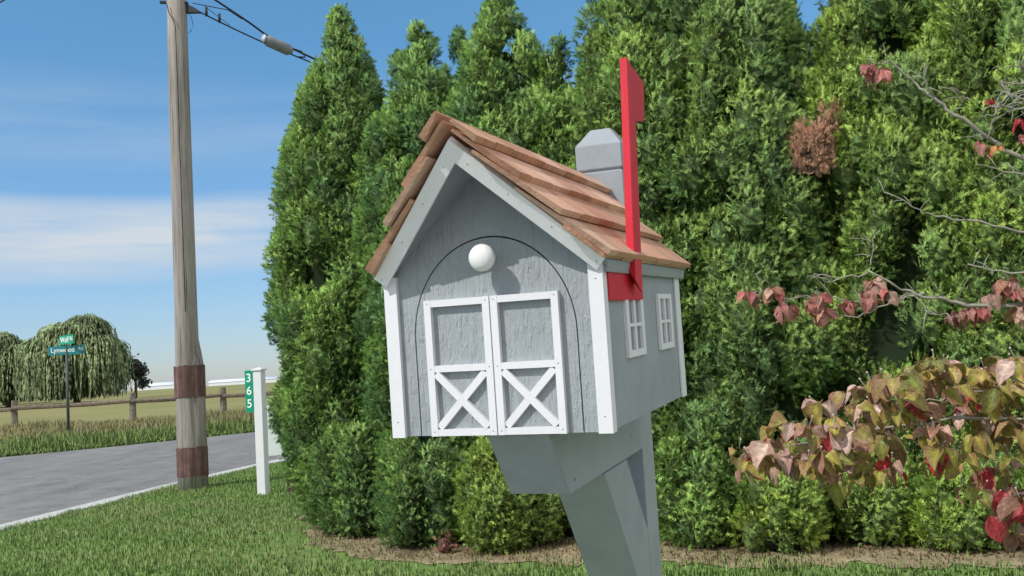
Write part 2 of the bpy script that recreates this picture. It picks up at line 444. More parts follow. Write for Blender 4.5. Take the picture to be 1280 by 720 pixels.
# tall verge weeds and meadow beyond the road
n = 90000
x = RNG.uniform(-34, -1.5, n); fy = np.interp(x, [p[0] for p in FAR], [p[1] for p in FAR])
off = RNG.random(n) ** 1.7 * 26; y = fy + off
sp = vnoise(x, y, .55, 4); ok = (x < -.1 * y) & (RNG.random(n) < .35 + sp); x, y, off, sp = [a[ok] for a in (x, y, off, sp)]; n = len(x)
tn = np.clip(smooth(3.5, 9, off) * .9 + .35 * (RNG.random(n) - .5), 0, 1)
hh = (.08 + .28 * sp * smooth(0, 1.5, off)) * (.6 + .7 * RNG.random(n)) + .1 * smooth(5, 10, off)
vg = blades('meadow_grass', x, y, gheight(x, y), hh, .035, (.20, .29, .085), (.36, .32, .16), tn)
tag(vg, 'tall green and tan meadow grass between the far road edge and the fence', 'grass', kind='stuff')

# ------------------------------------------------------------------ mailbox (local frame: x right, y towards the back, z up; front bottom edge centre at ORG)
ORG = Vector((-.019, -.506, 1.154))
RW = Matrix(((0.93511, 0.35434, -0.00389), (-0.35404, 0.93376, -0.05249), (-0.01497, 0.05046, 0.99861)))
mb = empty('mailbox', (0, 0, 0), 'grey and white barn shaped mailbox with shingle roof and raised red flag', 'mailbox')
TW = Vector((-0.027, 1.1383, 1.127))
mb.matrix_world = Matrix.Translation(TW - RW @ ORG) @ RW.to_4x4()
def part(b, name, m, parent=None, bevel=0, smooth=False):
    b.v = [tuple(Vector(p) + ORG) for p in b.v]
    return b.build(name, m, parent or mb, smooth, bevel)

D = .4465; ZE = .196; ZA = .337; KC = .57
def ycut(z): return -.010 - KC * (z - ZE)          # the gable front leans out towards its top
def soff(x): return .3225 - .96 * abs(x)
WY = .0065                                          # front wall face
# front wall with an arched opening
cx, cz, ra = .0, .118, .1045
def outer(px, pz):
    dx, dz = px - cx, pz - cz
    ts = []
    if abs(dx) > 1e-9: ts.append((.137 - abs(cx)) / abs(dx))
    # slope z = .3265-.96|x|
    k = dz + .96 * abs(dx)
    if k > 1e-9: ts.append((.3265 - cz) / k)
    t = min(ts); return (cx + dx * t, cz + dz * t)
angs = sorted(set([i * math.pi / 40 for i in range(41)] + [math.atan2(.3265 - .96 * .137 - cz, .137), math.pi - math.atan2(.3265 - .96 * .137 - cz, .137)]))
inner_p = [(ra, 0), (ra, cz * .5)] + [(cx + ra * math.cos(a), cz + ra * 1.13 * math.sin(a)) for a in angs] + [(-ra, cz * .5), (-ra, 0)]
outer_p = [(.137, 0), (.137, cz * .5)] + [outer(cx + math.cos(a), cz + math.sin(a)) for a in angs] + [(-.137, cz * .5), (-.137, 0)]
fw = MB(); N = len(inner_p)
V = [(p[0], WY, p[1]) for p in inner_p] + [(p[0], WY, p[1]) for p in outer_p] + [(p[0], WY + .012, p[1]) for p in inner_p]
F = [(i, i + 1, N + i + 1, N + i) for i in range(N - 1)] + [(i, i + 1, 2 * N + i + 1, 2 * N + i) for i in range(N - 1)]
fw.add(V, F); part(fw, 'front_wall', M['wall'])
bk = MB(); bk.prism([(p[0] * 1.02, WY + .0125, max(.0005, p[1] + (.002 if p[1] > cz else 0))) for p in inner_p], (0, .003, 0)); part(bk, 'door_gap_shade', M['dark'])  # near-black backing stands in for the shade inside the door seam
# arched door slab with its white barn-door trim
door = MB(); s_ = (ra - .0016) / ra
dp = [(p[0] * s_, WY - .0004 if 0 else WY, cz + (p[1] - cz) * s_ if p[1] > cz else max(p[1], .0)) for p in inner_p]
door.prism(dp, (0, .011, 0)); dr = part(door, 'door', M['wall'])
fr = MB(); y0, y1 = -.0015, WY - .0002
for (a, b) in ((-.0862, -.0008), (.0008, .0853)):
    e = .0002
    fr.box(a, a + .0088, y0, y1, .0, .1645); fr.box(b - .0088, b, y0, y1, .0, .1645)
    fr.box(a + .0088 + e, b - .0088 - e, y0 + .0002, y1, .1560, .1643)
    fr.box(a + .0088 + e, b - .0088 - e, y0 + .0002, y1, .0770, .0850)
    fr.box(a + .0088 + e, b - .0088 - e, y0 + .0002, y1, .0002, .0082)
    # the cross brace
    fr.bar((a + .0108, (y0 + y1) / 2 + .0004, .0100), (b - .0108, (y0 + y1) / 2 + .0004, .0752), .0088, y1 - y0 - .0014)
    fr.bar((a + .0108, (y0 + y1) / 2 - .0004, .0752), (b - .0108, (y0 + y1) / 2 - .0004, .0100), .0088, y1 - y0 - .0006)
    for nxp in (a + .0044, b - .0044):
        for nzp in (.005, .081, .1600):
            fr.add([(nxp + .0009 * math.cos(k * 1.0472), y0 - .0001, nzp + .0009 * math.sin(k * 1.0472)) for k in range(6)], [(0, 1, 2, 3, 4, 5)], (.28, .28, .3))
part(fr, 'door_trim', M['white'], dr, bevel=0)
kn = MB(); prof = [(.007, .0060), (.007, -.006), (.0125, -.011), (.0158, -.0165), (.0162, -.0205), (.0148, -.0245), (.0105, -.0280), (.005, -.0297), (.0006, -.0301)]
V = []; F = []; n = 28
for r_, yy in prof:
    V += [(.002 + r_ * math.cos(2 * math.pi * k / n), yy, .209 + r_ * math.sin(2 * math.pi * k / n)) for k in range(n)]
for i in range(len(prof) - 1):
    F += [(i * n + k, i * n + (k + 1) % n, (i + 1) * n + (k + 1) % n, (i + 1) * n + k) for k in range(n)]
F.append(tuple((len(prof) - 1) * n + k for k in range(n)))
kn.add(V, F); part(kn, 'knob', M['knob'], dr, smooth=True)
# side, back, floor
for sx in (-1, 1):
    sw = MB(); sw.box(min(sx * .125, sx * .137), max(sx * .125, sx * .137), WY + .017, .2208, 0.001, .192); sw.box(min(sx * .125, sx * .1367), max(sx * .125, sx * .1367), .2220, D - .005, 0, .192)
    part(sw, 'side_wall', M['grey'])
bw = MB(); bw.prism([(-.1245, D - .005, 0), (.1245, D - .005, 0), (.1245, D - .005, .205), (0, D - .005, .322), (-.1245, D - .005, .205)], (0, -.012, 0)); part(bw, 'back_wall', M['grey'])
fl = MB(); fl.box(-.1245, .1245, WY + .017, D - .018, .0005, .012); part(fl, 'floor', M['grey'])
# corner trims (front face + side return), with nail heads
def nail(b, p, u, v, r=.0011, c=(.16, .15, .16)):
    p = Vector(p); u = Vector(u); v = Vector(v)
    b.add([p + u * r * math.cos(k * 1.0472) + v * r * math.sin(k * 1.0472) for k in range(6)], [(0, 1, 2, 3, 4, 5)], c)
for sx in (-1, 1):
    for (ya, yb, fy_) in ((0, WY - .0002, 1), (D - .0045, D + .002, 0)):
        ct = MB(); xi_, xo_ = .1228, .1400
        zt = .196
        ct.box(min(sx * xi_, sx * xo_), max(sx * xi_, sx * xo_), ya, yb, -.001, zt)
        if fy_:
            ct.box(min(sx * .1372, sx * .1398), max(sx * .1372, sx * .1398), WY, .0180, -.0008, zt)
            for q in (.018, .175): nail(ct, (sx * .1315, ya - .0002, q), (1, 0, 0), (0, 0, 1), .0009)
        else:
            ct.box(min(sx * .1372, sx * .1398), max(sx * .1372, sx * .1398), D - .030, D - .0047, -.0008, zt)
        part(ct, 'corner_trim', M['white'])
# fascia boards in the leaning gable plane
NF = Vector((0, 1, KC)).normalized()
for sx in (-1, 1):
    fa = MB()
    def q(x, z): return Vector((sx * x, ycut(z), z))
    P4 = [q(.0003 * sx, ZA), q(.147, ZE), q(.1344, .1842), q(.0003 * sx, .3132)]
    fa.prism(P4, NF * .011)
    dv = (P4[1] - P4[0]).normalized(); iv = (P4[3] - P4[0]).normalized()
    for fr_ in (.10, .36, .64, .93):
        for off in (.006,):
            nail(fa, P4[0].lerp(P4[1], fr_) + iv * (.010 + .007 * (fr_ * 7 % 1)) - NF * .0003, dv, iv, .0011)
    part(fa, 'fascia', M['bright'])
    # soffit: underside of the roof deck, painted grey
    de = MB()
    zi_, zo_ = .3225, ZA - .0004
    def dpnt(x, zc, y): return Vector((sx * x, y, zc - .96 * x))
    yb = D + .024
    a = [dpnt(0.0003, zi_, 0), dpnt(.1440, zi_, 0), dpnt(.1465, zo_, 0), dpnt(0.0003, zo_, 0)]
    fr_pts = [Vector((p.x, ycut(p.z) + .0128, p.z)) for p in a]; bk_pts = [Vector((p.x, yb, p.z)) for p in a]
    de.hexa(fr_pts + bk_pts); part(de, 'roof_deck', M['grey'])
# eave board along the sides under the shingles
for sx in (-1, 1):
    eb = MB(); eb.bar((sx * .1415, .006, .1900), (sx * .1415, D + .020, .1900), .006, .016, (0, 0, 1), (.9, .86, .8)); part(eb, 'eave_board', M['grey'])
# cedar shingles
AL = math.atan2(ZA - ZE, .147); ca, sa = math.cos(AL), math.sin(AL)
roof = MB()
courses = [  # butt s, upper s, h at butt bottom, h at butt top, h at upper end top
    (.2035, .150, .0004, .0055, .0045),
    (.2055, .085, .0057, .0135, .0048),
    (.1430, .030, .0102, .0185, .0092),
    (.0840, .000, .0128, .0213, .0140),
    (.0280, -.004, .0170, .0255, .0228)]
for sx in (-1, 1):
    for ci, (sb, su, hb, ht, hu) in enumerate(courses):
        if sx < 0: sb = {2: .132, 3: .078, 4: .019}.get(ci, sb - .006)
        yq = -.2; yend = D + .026; edges = []
        yy = -.03 - .09 * (1 - sb / .21) + random.uniform(.05, .10)
        while yy < yend - .05: edges.append(yy); yy += random.uniform(.055, .125)
        edges = [None] + edges + [yend]
        su_ = su
        if ci >= 3: su_ = su - (.014 if sx < 0 else -.0) - (0 if sx > 0 else .0)
        for k in range(len(edges) - 1):
            js = random.uniform(-.0013, .0013); jt = random.uniform(-.0007, .0007)
            P8 = []
            for yv, gap in ((edges[k], .0006), (edges[k + 1], -.0006)):
                for (s_v, h_v) in ((sb + js, hb), (su_, hb - .0005 if ci == 0 else max(hu - .004, .0004)), (su_, hu), (sb + js, ht + jt)):
                    px_ = sx * (s_v * ca + h_v * sa); pz_ = ZA - s_v * sa + h_v * ca
                    if yv is None: ypt = ycut(pz_) - .008 + .004 * (ci % 2)
                    else: ypt = yv + gap
                    P8.append((px_, ypt, pz_))
            base = random.choice([(.56, .33, .23), (.52, .30, .21), (.60, .37, .265), (.50, .285, .195), (.55, .325, .22), (.58, .385, .29)])
            f = random.uniform(.98, 1.25)
            cc = tuple(c * f for c in base); bt = tuple(c * .55 for c in cc)
            roof.hexa(P8, cc)
part(roof, 'shingle_roof', M['shingle'], bevel=.0007)
# small windows on both sides
for sx in (-1, 1):
    for (ya, yb) in ((.095, .188), (.282, .375)):
        wd = MB(); z0, z1 = .0783, .1577; e = .0002; fwid = .0115
        x0, x1 = .1371, .1412
        def bx(y_0, y_1, z_0, z_1, xo=x1): wd.box(min(sx * x0, sx * xo), max(sx * x0, sx * xo), y_0, y_1, z_0, z_1)
        bx(ya, ya + fwid * 1.25, z0, z1); bx(yb - fwid * 1.25, yb, z0, z1)
        bx(ya + fwid * 1.25 + e, yb - fwid * 1.25 - e, z0, z0 + .0085, x1 - .0003); bx(ya + fwid * 1.25 + e, yb - fwid * 1.25 - e, z1 - .007, z1, x1 - .0003)
        zm = (z0 + z1) / 2; ym = (ya + yb) / 2
        bx(ya + fwid * 1.25 + e, yb - fwid * 1.25 - e, zm - .0022, zm + .0022, x1 - .0005)
        bx(ym - .0050, ym + .0050, z0 + .0087, zm - .0024, x1 - .0007); bx(ym - .0050, ym + .0050, zm + .0024, z1 - .0072, x1 - .0007)
        wo = part(wd, 'window', M['white'])
        pn = MB(); pn.box(min(sx * .13703, sx * .1373), max(sx * .13703, sx * .1373), ya + .012, yb - .012, z0 + .008, z1 - .006); part(pn, 'pane', M['pane'], wo)
# flag, pivoted on a red block on the right wall
fb = MB(); fb.box(.1371, .1416, .0185, .188, .149, .1885); fo = part(fb, 'flag_block', M['red'], bevel=.0007)
fg = MB()
def A(x, z, y): return (x, y + .155 * (z - .189), z)
# arm: slightly leaning bar; pointed lower end
xi_, xo_ = .1420, .1522; ya, yb = .1095, .1470
V = [A(xi_, .1890, ya), A(xo_, .1725, ya), A(xo_, .1560, yb), A(xi_, .1700, yb), A(xi_, .4615, ya - .003), A(xo_, .4615, ya - .003), A(xo_, .4520, yb - .004), A(xi_, .4520, yb - .004)]
fg.hexa(V)
fo2 = part(fg, 'flag', M['red'], bevel=.0007)
fp = MB(); xa, xb = .1440, .1516
fp.prism([A(xa, .4560, yb - .002), A(xa, .4470, .2010), A(xa, .3925, .1973), A(xa, .3815, yb - .002)], (xb - xa, 0, 0))
part(fp, 'flag_plate', M['red'], fo2, bevel=.0007)
# post with groove and chamfered top, arm and brace
px0, px1, py0, py1 = -.0195, .0580, .4670, .5445
po = MB()
def ring(i, z): return [(px0 + i, py0 + i, z), (px1 - i, py0 + i, z), (px1 - i, py1 - i, z), (px0 + i, py1 - i, z)]
levels = [(0, -1.30), (0, .3665), (.004, .3690), (.004, .3705), (0, .3730), (0, .4125), (.022, .4420)]
V = [p for i, z in levels for p in ring(i, z)]; F = [(0, 1, 2, 3)]
for k in range(len(levels) - 1):
    for j in range(4): F.append((k * 4 + j, k * 4 + (j + 1) % 4, k * 4 + 4 + (j + 1) % 4, k * 4 + 4 + j))
F.append(tuple(len(V) - 4 + j for j in range(4)))
po.add(V, F); part(po, 'post', M['grey'], bevel=.0012)
bm_ = MB(); X0, X1 = px0 - .0005, px1 + .0005
for q_ in ((.30, -.030), (.40, -.055), (.10, -.070)): nail(bm_, (X1 + .0003, q_[0], q_[1]), (0, 1, 0), (0, 0, 1), .0022, (.35, .35, .36))
bm_.prism([(X0, .012, -.0015), (X0, .0775, -.0840), (X0, py0 - .0005, -.0855), (X0, py0 - .0005, -.0015)], (X1 - X0, 0, 0)); part(bm_, 'support_beam', M['grey'], bevel=.0008)
br = MB(); X0, X1 = px0, px1
br.prism([(X0, .2370, -.0865), (X0, py0 - .0008, -.3805), (X0, py0 - .0008, -.2150), (X0, .3640, -.0865)], (X1 - X0, 0, 0)); bo = part(br, 'brace', M['grey'], bevel=.0008)

# ------------------------------------------------------------------ arborvitae hedge
def spray_template(seed):
    rg = np.random.default_rng(seed); Q = []; T = []
    def tri(b, d, L, wd, lift):
        b = np.array(b, float); d = np.array(d) / np.linalg.norm(d); s = np.array([-d[1], d[0], 0])
        Q.append([b - s * wd / 2, b + s * wd / 2 + [0, 0, lift * .3], b + d * L + [0, 0, lift]])
        T.append([b[0], b[0], min(1, b[0] + .55)])
    for j in range(4):
        t = .03 + .20 * j
        for sg in (-1, 1):
            an = sg * (.55 + .45 * rg.random()); L = .46 * (1 - .4 * t) * (.75 + .5 * rg.random())
            tri((t + .06 * rg.random(), 0, 0), (math.cos(an), math.sin(an), .75 * (rg.random() - .4)), L, .105, .10 * (rg.random() - .5))
    tri((.55, 0, 0), (1, .1 * (rg.random() - .5), 0), .5, .13, .05)
    tri((.0, 0, 0), (1, 0, 0), .75, .09, 0)
    return np.array(Q), np.array(T)
TPL = [spray_template(s) for s in range(5)]

def prof(t, kind):
    if kind == 'tree':  xs_ = [0, .06, .18, .35, .55, .72, .81, .90, .96, 1]; v_ = [.62, .82, .96, 1., .95, .82, .66, .40, .20, .03]
    else: xs_ = [0, .12, .35, .6, .82, 1]; v_ = [.72, .95, 1., .92, .65, .2]
    return np.interp(t, xs_, v_)

def arbor_crown(seed, H, Rr, kind='tree', nplume=150, per=40, psize=1., size=1., tint=(1, 1, 1), z0=.05, back=.16, tipx=0., tipy=0.):
    rg = np.random.default_rng(seed)
    # plumes: upright lobes all over the crown's surface
    P = []; A_ = []; TN = []
    att = rg.random()
    while len(P) < nplume:
        att = (att + .61803399) % 1; t = att; pr = prof(t, kind)
        if rg.random() > pr * .8 + .2: continue
        th = rg.random() * 2 * np.pi; d = np.array([np.cos(th), np.sin(th), 0])
        if d[1] > .25 and rg.random() > back: continue
        rr = Rr * pr * (.70 + .26 * rg.random())
        sc = (.75 + .6 * rg.random()) * psize * (.42 + .58 * min(1, pr * 1.5))
        a = np.array([.135, .135, .205]) * sc
        c = d * max(rr - a[0] * .4, 0) + np.array([0, 0, z0 + t * (H - .16 - (.04 if kind == 'tree' else 0))])
        c[0] += tipx * t * t; c[1] += tipy * t * t
        if c[2] < a[2] * .7: c[2] = a[2] * .7
        P.append(c); A_.append(a); TN.append((rg.random(), t))
    P = np.array(P); A_ = np.array(A_); TN = np.array(TN)
    ar_ = A_[:, 0] * A_[:, 2]; cnt_ = np.maximum((per * (.25 + .75 * ar_ / ar_.mean())).astype(int), 8); idx = np.repeat(np.arange(nplume), cnt_); n = len(idx)
    dr_ = rg.normal(size=(n, 3)); dr_[:, 2] += .35; dr_ /= np.linalg.norm(dr_, axis=1)[:, None]
    ctr = P[idx]; axis_xy = np.stack([tipx * TN[idx, 1] ** 2, tipy * TN[idx, 1] ** 2], 1)
    out = ctr[:, :2] - axis_xy; out = np.concatenate([out, np.zeros((n, 1))], 1); out /= np.linalg.norm(out, axis=1)[:, None] + 1e-6
    shell = .66 + .38 * rg.random(n) ** .7
    pos = ctr + dr_ * A_[idx] * shell[:, None]
    ok = (np.einsum('ij,ij->i', dr_, out) > -.12) & (dr_[:, 1] < .55) & (pos[:, 2] > .03)
    pos, dr_, out, idx, shell = [q[ok] for q in (pos, dr_, out, idx, shell)]
    # drop what is deep inside another plume
    ins = np.zeros(len(pos), bool)
    for k in range(nplume):
        dd = (pos - P[k]) / A_[k]; ins |= ((dd * dd).sum(1) < .40) & (idx < k)
    pos, dr_, out, idx, shell = [q[~ins] for q in (pos, dr_, out, idx, shell)]
    n = len(pos)
    ax_ = dr_ * .55 + out * .1 + np.array([0, 0, .45]) + rg.normal(size=(n, 3)) * .5
    ax_ /= np.linalg.norm(ax_, axis=1)[:, None]
    rnd = rg.normal(size=(n, 3)) * .8 + np.cross(out, [0, 0, 1.])
    bx_ = np.cross(ax_, rnd); bx_ /= np.linalg.norm(bx_, axis=1)[:, None] + 1e-6; cx_ = np.cross(ax_, bx_)
    Ls = (.046 + .028 * rg.random(n)) * size
    Fm = np.stack([ax_, bx_, cx_], 2)                      # columns
    VV = []; CC = []; NN = []
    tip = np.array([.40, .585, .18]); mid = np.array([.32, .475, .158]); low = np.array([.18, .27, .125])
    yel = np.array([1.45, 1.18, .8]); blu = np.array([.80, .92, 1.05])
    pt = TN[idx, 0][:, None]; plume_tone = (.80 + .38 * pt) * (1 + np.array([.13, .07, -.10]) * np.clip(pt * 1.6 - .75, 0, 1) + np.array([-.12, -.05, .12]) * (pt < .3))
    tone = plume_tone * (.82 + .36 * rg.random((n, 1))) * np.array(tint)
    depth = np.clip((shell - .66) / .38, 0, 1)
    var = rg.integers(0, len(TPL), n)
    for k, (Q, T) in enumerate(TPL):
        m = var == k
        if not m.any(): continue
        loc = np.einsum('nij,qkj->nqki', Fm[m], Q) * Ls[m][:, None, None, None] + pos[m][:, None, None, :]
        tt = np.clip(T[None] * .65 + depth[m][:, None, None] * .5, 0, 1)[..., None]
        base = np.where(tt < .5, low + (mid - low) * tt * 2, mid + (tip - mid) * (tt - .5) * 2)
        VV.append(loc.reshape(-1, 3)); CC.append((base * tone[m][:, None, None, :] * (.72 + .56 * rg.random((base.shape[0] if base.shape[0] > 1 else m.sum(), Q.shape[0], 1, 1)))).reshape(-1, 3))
        fn = np.cross(loc[:, :, 1] - loc[:, :, 0], loc[:, :, 2] - loc[:, :, 0]); fn /= np.linalg.norm(fn, axis=2)[..., None] + 1e-9
        sm = (dr_[m] + out[m] * .25)[:, None, :]; fn *= np.sign((fn * sm).sum(2))[..., None]
        nn = fn * .38 + sm * .75 + np.array([0, 0, .15]); nn /= np.linalg.norm(nn, axis=2)[..., None] + 1e-9
        NN.append(np.repeat(nn[:, :, None, :], 3, 2).reshape(-1, 3))
    # solid inside of every lobe, its green darkened to read as shaded foliage
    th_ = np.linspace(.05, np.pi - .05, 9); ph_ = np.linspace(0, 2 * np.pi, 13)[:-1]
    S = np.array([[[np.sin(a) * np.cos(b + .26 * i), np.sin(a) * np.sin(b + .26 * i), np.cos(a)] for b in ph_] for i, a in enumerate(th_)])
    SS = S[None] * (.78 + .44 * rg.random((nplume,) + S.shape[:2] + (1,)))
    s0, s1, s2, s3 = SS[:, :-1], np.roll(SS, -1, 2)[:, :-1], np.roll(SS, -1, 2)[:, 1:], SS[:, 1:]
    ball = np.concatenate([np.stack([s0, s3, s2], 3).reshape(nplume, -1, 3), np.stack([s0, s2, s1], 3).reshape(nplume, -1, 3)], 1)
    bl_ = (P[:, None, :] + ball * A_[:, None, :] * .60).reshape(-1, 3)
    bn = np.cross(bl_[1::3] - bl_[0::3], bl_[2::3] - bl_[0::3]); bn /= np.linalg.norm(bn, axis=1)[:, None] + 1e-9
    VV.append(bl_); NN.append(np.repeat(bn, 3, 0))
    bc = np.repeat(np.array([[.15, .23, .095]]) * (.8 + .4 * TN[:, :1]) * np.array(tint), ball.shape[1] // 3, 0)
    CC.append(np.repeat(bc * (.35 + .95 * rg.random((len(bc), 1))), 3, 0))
    # core coloured very dark as painted inner shade; keeps the crown opaque
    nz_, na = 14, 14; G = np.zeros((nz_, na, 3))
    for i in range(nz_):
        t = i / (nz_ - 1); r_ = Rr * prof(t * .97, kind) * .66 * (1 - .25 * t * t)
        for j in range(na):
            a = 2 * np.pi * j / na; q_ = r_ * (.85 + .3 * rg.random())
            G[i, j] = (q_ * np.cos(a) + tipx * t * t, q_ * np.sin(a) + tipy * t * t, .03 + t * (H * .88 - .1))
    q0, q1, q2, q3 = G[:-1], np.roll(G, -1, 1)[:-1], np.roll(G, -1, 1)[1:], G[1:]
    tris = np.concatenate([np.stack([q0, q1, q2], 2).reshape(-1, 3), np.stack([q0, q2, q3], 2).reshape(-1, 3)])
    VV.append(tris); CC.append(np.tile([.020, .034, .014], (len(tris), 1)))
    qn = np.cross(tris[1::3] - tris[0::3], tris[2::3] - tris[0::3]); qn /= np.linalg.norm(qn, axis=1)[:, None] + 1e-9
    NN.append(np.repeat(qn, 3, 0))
    return np.concatenate(VV), np.concatenate(CC), np.concatenate(NN)

def arbor(x, y, H, Rr, seed, label, **k):
    Rr *= 1.10; k['nplume'] = int(k['nplume'] * 1.0)
    t = empty('arborvitae_tree', (x, y, 0), label, 'tree', 'arborvitae trees of the hedge')
    Vv, Cc, Nn = arbor_crown(seed, H, Rr, **k)
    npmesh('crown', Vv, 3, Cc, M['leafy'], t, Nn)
    tr = MB(); tr.tube([(0, 0, -.05), (.01, .01, .5), (k.get('tipx', 0) * .3, 0, H * .6)], [.07, .055, .03], 8, jit=.2); tr.build('trunk', M['bark'], t, True)
    return t

TREES = [
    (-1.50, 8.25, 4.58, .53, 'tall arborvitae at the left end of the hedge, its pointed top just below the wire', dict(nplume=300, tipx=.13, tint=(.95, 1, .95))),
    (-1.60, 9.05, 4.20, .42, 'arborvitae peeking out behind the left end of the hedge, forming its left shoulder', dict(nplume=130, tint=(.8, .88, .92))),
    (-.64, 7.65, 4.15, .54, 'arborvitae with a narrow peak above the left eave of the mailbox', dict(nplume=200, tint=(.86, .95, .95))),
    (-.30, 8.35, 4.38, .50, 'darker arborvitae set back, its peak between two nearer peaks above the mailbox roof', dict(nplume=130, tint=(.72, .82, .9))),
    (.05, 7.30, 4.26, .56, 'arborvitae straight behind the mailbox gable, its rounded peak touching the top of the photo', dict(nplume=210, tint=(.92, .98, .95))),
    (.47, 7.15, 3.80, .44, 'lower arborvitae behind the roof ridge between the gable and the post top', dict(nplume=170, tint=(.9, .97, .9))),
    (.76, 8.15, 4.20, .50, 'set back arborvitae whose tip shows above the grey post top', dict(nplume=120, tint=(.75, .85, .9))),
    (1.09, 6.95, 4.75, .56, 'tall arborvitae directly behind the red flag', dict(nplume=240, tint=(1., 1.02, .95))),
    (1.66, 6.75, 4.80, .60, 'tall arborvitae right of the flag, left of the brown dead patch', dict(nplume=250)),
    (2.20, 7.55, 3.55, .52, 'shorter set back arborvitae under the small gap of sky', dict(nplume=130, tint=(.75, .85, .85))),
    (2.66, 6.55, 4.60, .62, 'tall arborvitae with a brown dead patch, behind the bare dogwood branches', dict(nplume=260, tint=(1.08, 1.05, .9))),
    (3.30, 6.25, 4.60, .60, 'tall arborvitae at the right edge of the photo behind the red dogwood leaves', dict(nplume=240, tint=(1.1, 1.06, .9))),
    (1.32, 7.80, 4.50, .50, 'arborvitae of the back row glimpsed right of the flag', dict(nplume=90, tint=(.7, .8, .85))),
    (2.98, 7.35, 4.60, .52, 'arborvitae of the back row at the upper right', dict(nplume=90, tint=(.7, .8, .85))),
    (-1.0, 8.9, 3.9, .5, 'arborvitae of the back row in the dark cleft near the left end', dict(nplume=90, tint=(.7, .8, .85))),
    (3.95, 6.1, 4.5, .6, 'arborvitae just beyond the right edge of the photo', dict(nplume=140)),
]
tree_obj = []
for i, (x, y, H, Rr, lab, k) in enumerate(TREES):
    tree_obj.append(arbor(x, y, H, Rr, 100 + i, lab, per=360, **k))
# dead brown patch on one tree
rg = np.random.default_rng(5); Vv, Cc, Nn = arbor_crown(77, .58, .20, 'bush', nplume=30, per=48, psize=.30, size=.95, tipx=.22)
grey = Cc.mean(1, keepdims=True); Cc = grey * np.array([[1.75, .98, .66]]) + .03
dp_ = npmesh('dead_foliage', Vv, 3, Cc, M['leafy'], tree_obj[10]); dp_.location = (-.68, -.36, 2.33); dp_.scale = (.85, .5, 1.0); dp_['label'] = 'patch of dead brown sprays'

LOW = [
    (-.20, 6.62, .72, .24, 'bright green arborvitae clump under the mailbox, left of the post', (1.25, 1.15, .9)),
    (.10, 6.75, .50, .16, 'small arborvitae clump at hedge foot hidden partly by the brace', (1.1, 1.05, .9)),
    (-.72, 7.02, .80, .34, 'shaded arborvitae clump at the foot of the hedge below the left half of the mailbox', (.85, .9, .9)),
    (1.12, 6.35, .95, .24, 'narrow arborvitae clump close to the right side of the post', (.95, 1., .9)),
    (1.56, 6.02, .62, .25, 'dense bright arborvitae clump under the left tip of the dogwood leaves', (1.3, 1.2, .9)),
    (2.14, 6.10, .62, .30, 'arborvitae clump behind the bare soil patch below the dogwood', (1.15, 1.1, .9)),
    (2.56, 5.78, .48, .28, 'low rounded arborvitae clump below the red dogwood leaf', (1.25, 1.18, .9)),
    (2.96, 5.62, .42, .24, 'low arborvitae clump at the lower right corner of the photo', (1.1, 1.08, .9)),
    (-1.30, 7.72, .95, .36, 'dark arborvitae clump at the base of the left end of the hedge', (.8, .88, .9)),
]
for i, (x, y, H, Rr, lab, tn) in enumerate(LOW):
    t = empty('arborvitae_shrub', (x, y, 0), lab, 'shrub', 'low arborvitae clumps along the foot of the hedge')
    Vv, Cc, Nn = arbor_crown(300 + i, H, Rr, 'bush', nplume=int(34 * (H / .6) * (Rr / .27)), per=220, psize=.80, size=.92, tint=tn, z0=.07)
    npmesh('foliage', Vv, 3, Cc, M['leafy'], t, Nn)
    tr = MB(); tr.tube([(0, 0, -.03), (.01, 0, H * .6)], [.02, .012], 6); tr.build('stem', M['bark'], t)
# small withered sprig at the foot
t = empty('dead_twig', (-.56, 6.62, 0), 'small withered reddish brown twig on the soil at the foot of the hedge', 'twig')
Vv, Cc, Nn = arbor_crown(78, .15, .05, 'bush', nplume=5, per=14, psize=.30, size=.75)
npmesh('dead_foliage', Vv, 3, Cc.mean(1, keepdims=True) * np.array([[1.5, .75, .6]]), M['leafy'], t)
tr = MB(); tr.tube([(0, 0, -.02), (.005, 0, .16)], [.005, .003], 5); tr.build('stem', M['bark'], t)

# ------------------------------------------------------------------ dogwood on the right
dg = empty('dogwood_tree', (2.55, 3.45, 0), 'dogwood with drooping red and yellow green leaves and pale bare branches, right edge', 'tree')
DO = Vector((2.55, 3.45, 0))
def dpart(b, name, m, smooth=True):
    b.v = [tuple(Vector(p) - DO) for p in b.v]; return b.build(name, m, dg, smooth)
def wig(pts, rad0, rad1, jit=.012):
    """polyline -> wobbly tapered tube"""
    P_ = [Vector(p) for p in pts]; out = []
    for a, b in zip(P_, P_[1:]):
        for k in range(4): out.append(a.lerp(b, k / 4) + Vector([random.uniform(-1, 1) * jit * (k > 0) for _ in range(3)]))
    out.append(P_[-1]); n_ = len(out)
    return out, [rad0 + (rad1 - rad0) * i / (n_ - 1) for i in range(n_)]
tk = MB(); p_, r_ = wig([(2.55, 3.45, -.05), (2.53, 3.44, .6), (2.50, 3.5, 1.1), (2.50, 3.62, 1.7), (2.45, 3.7, 2.4)], .06, .03); tk.tube(p_, r_, 10); dpart(tk, 'trunk', M['twig'])
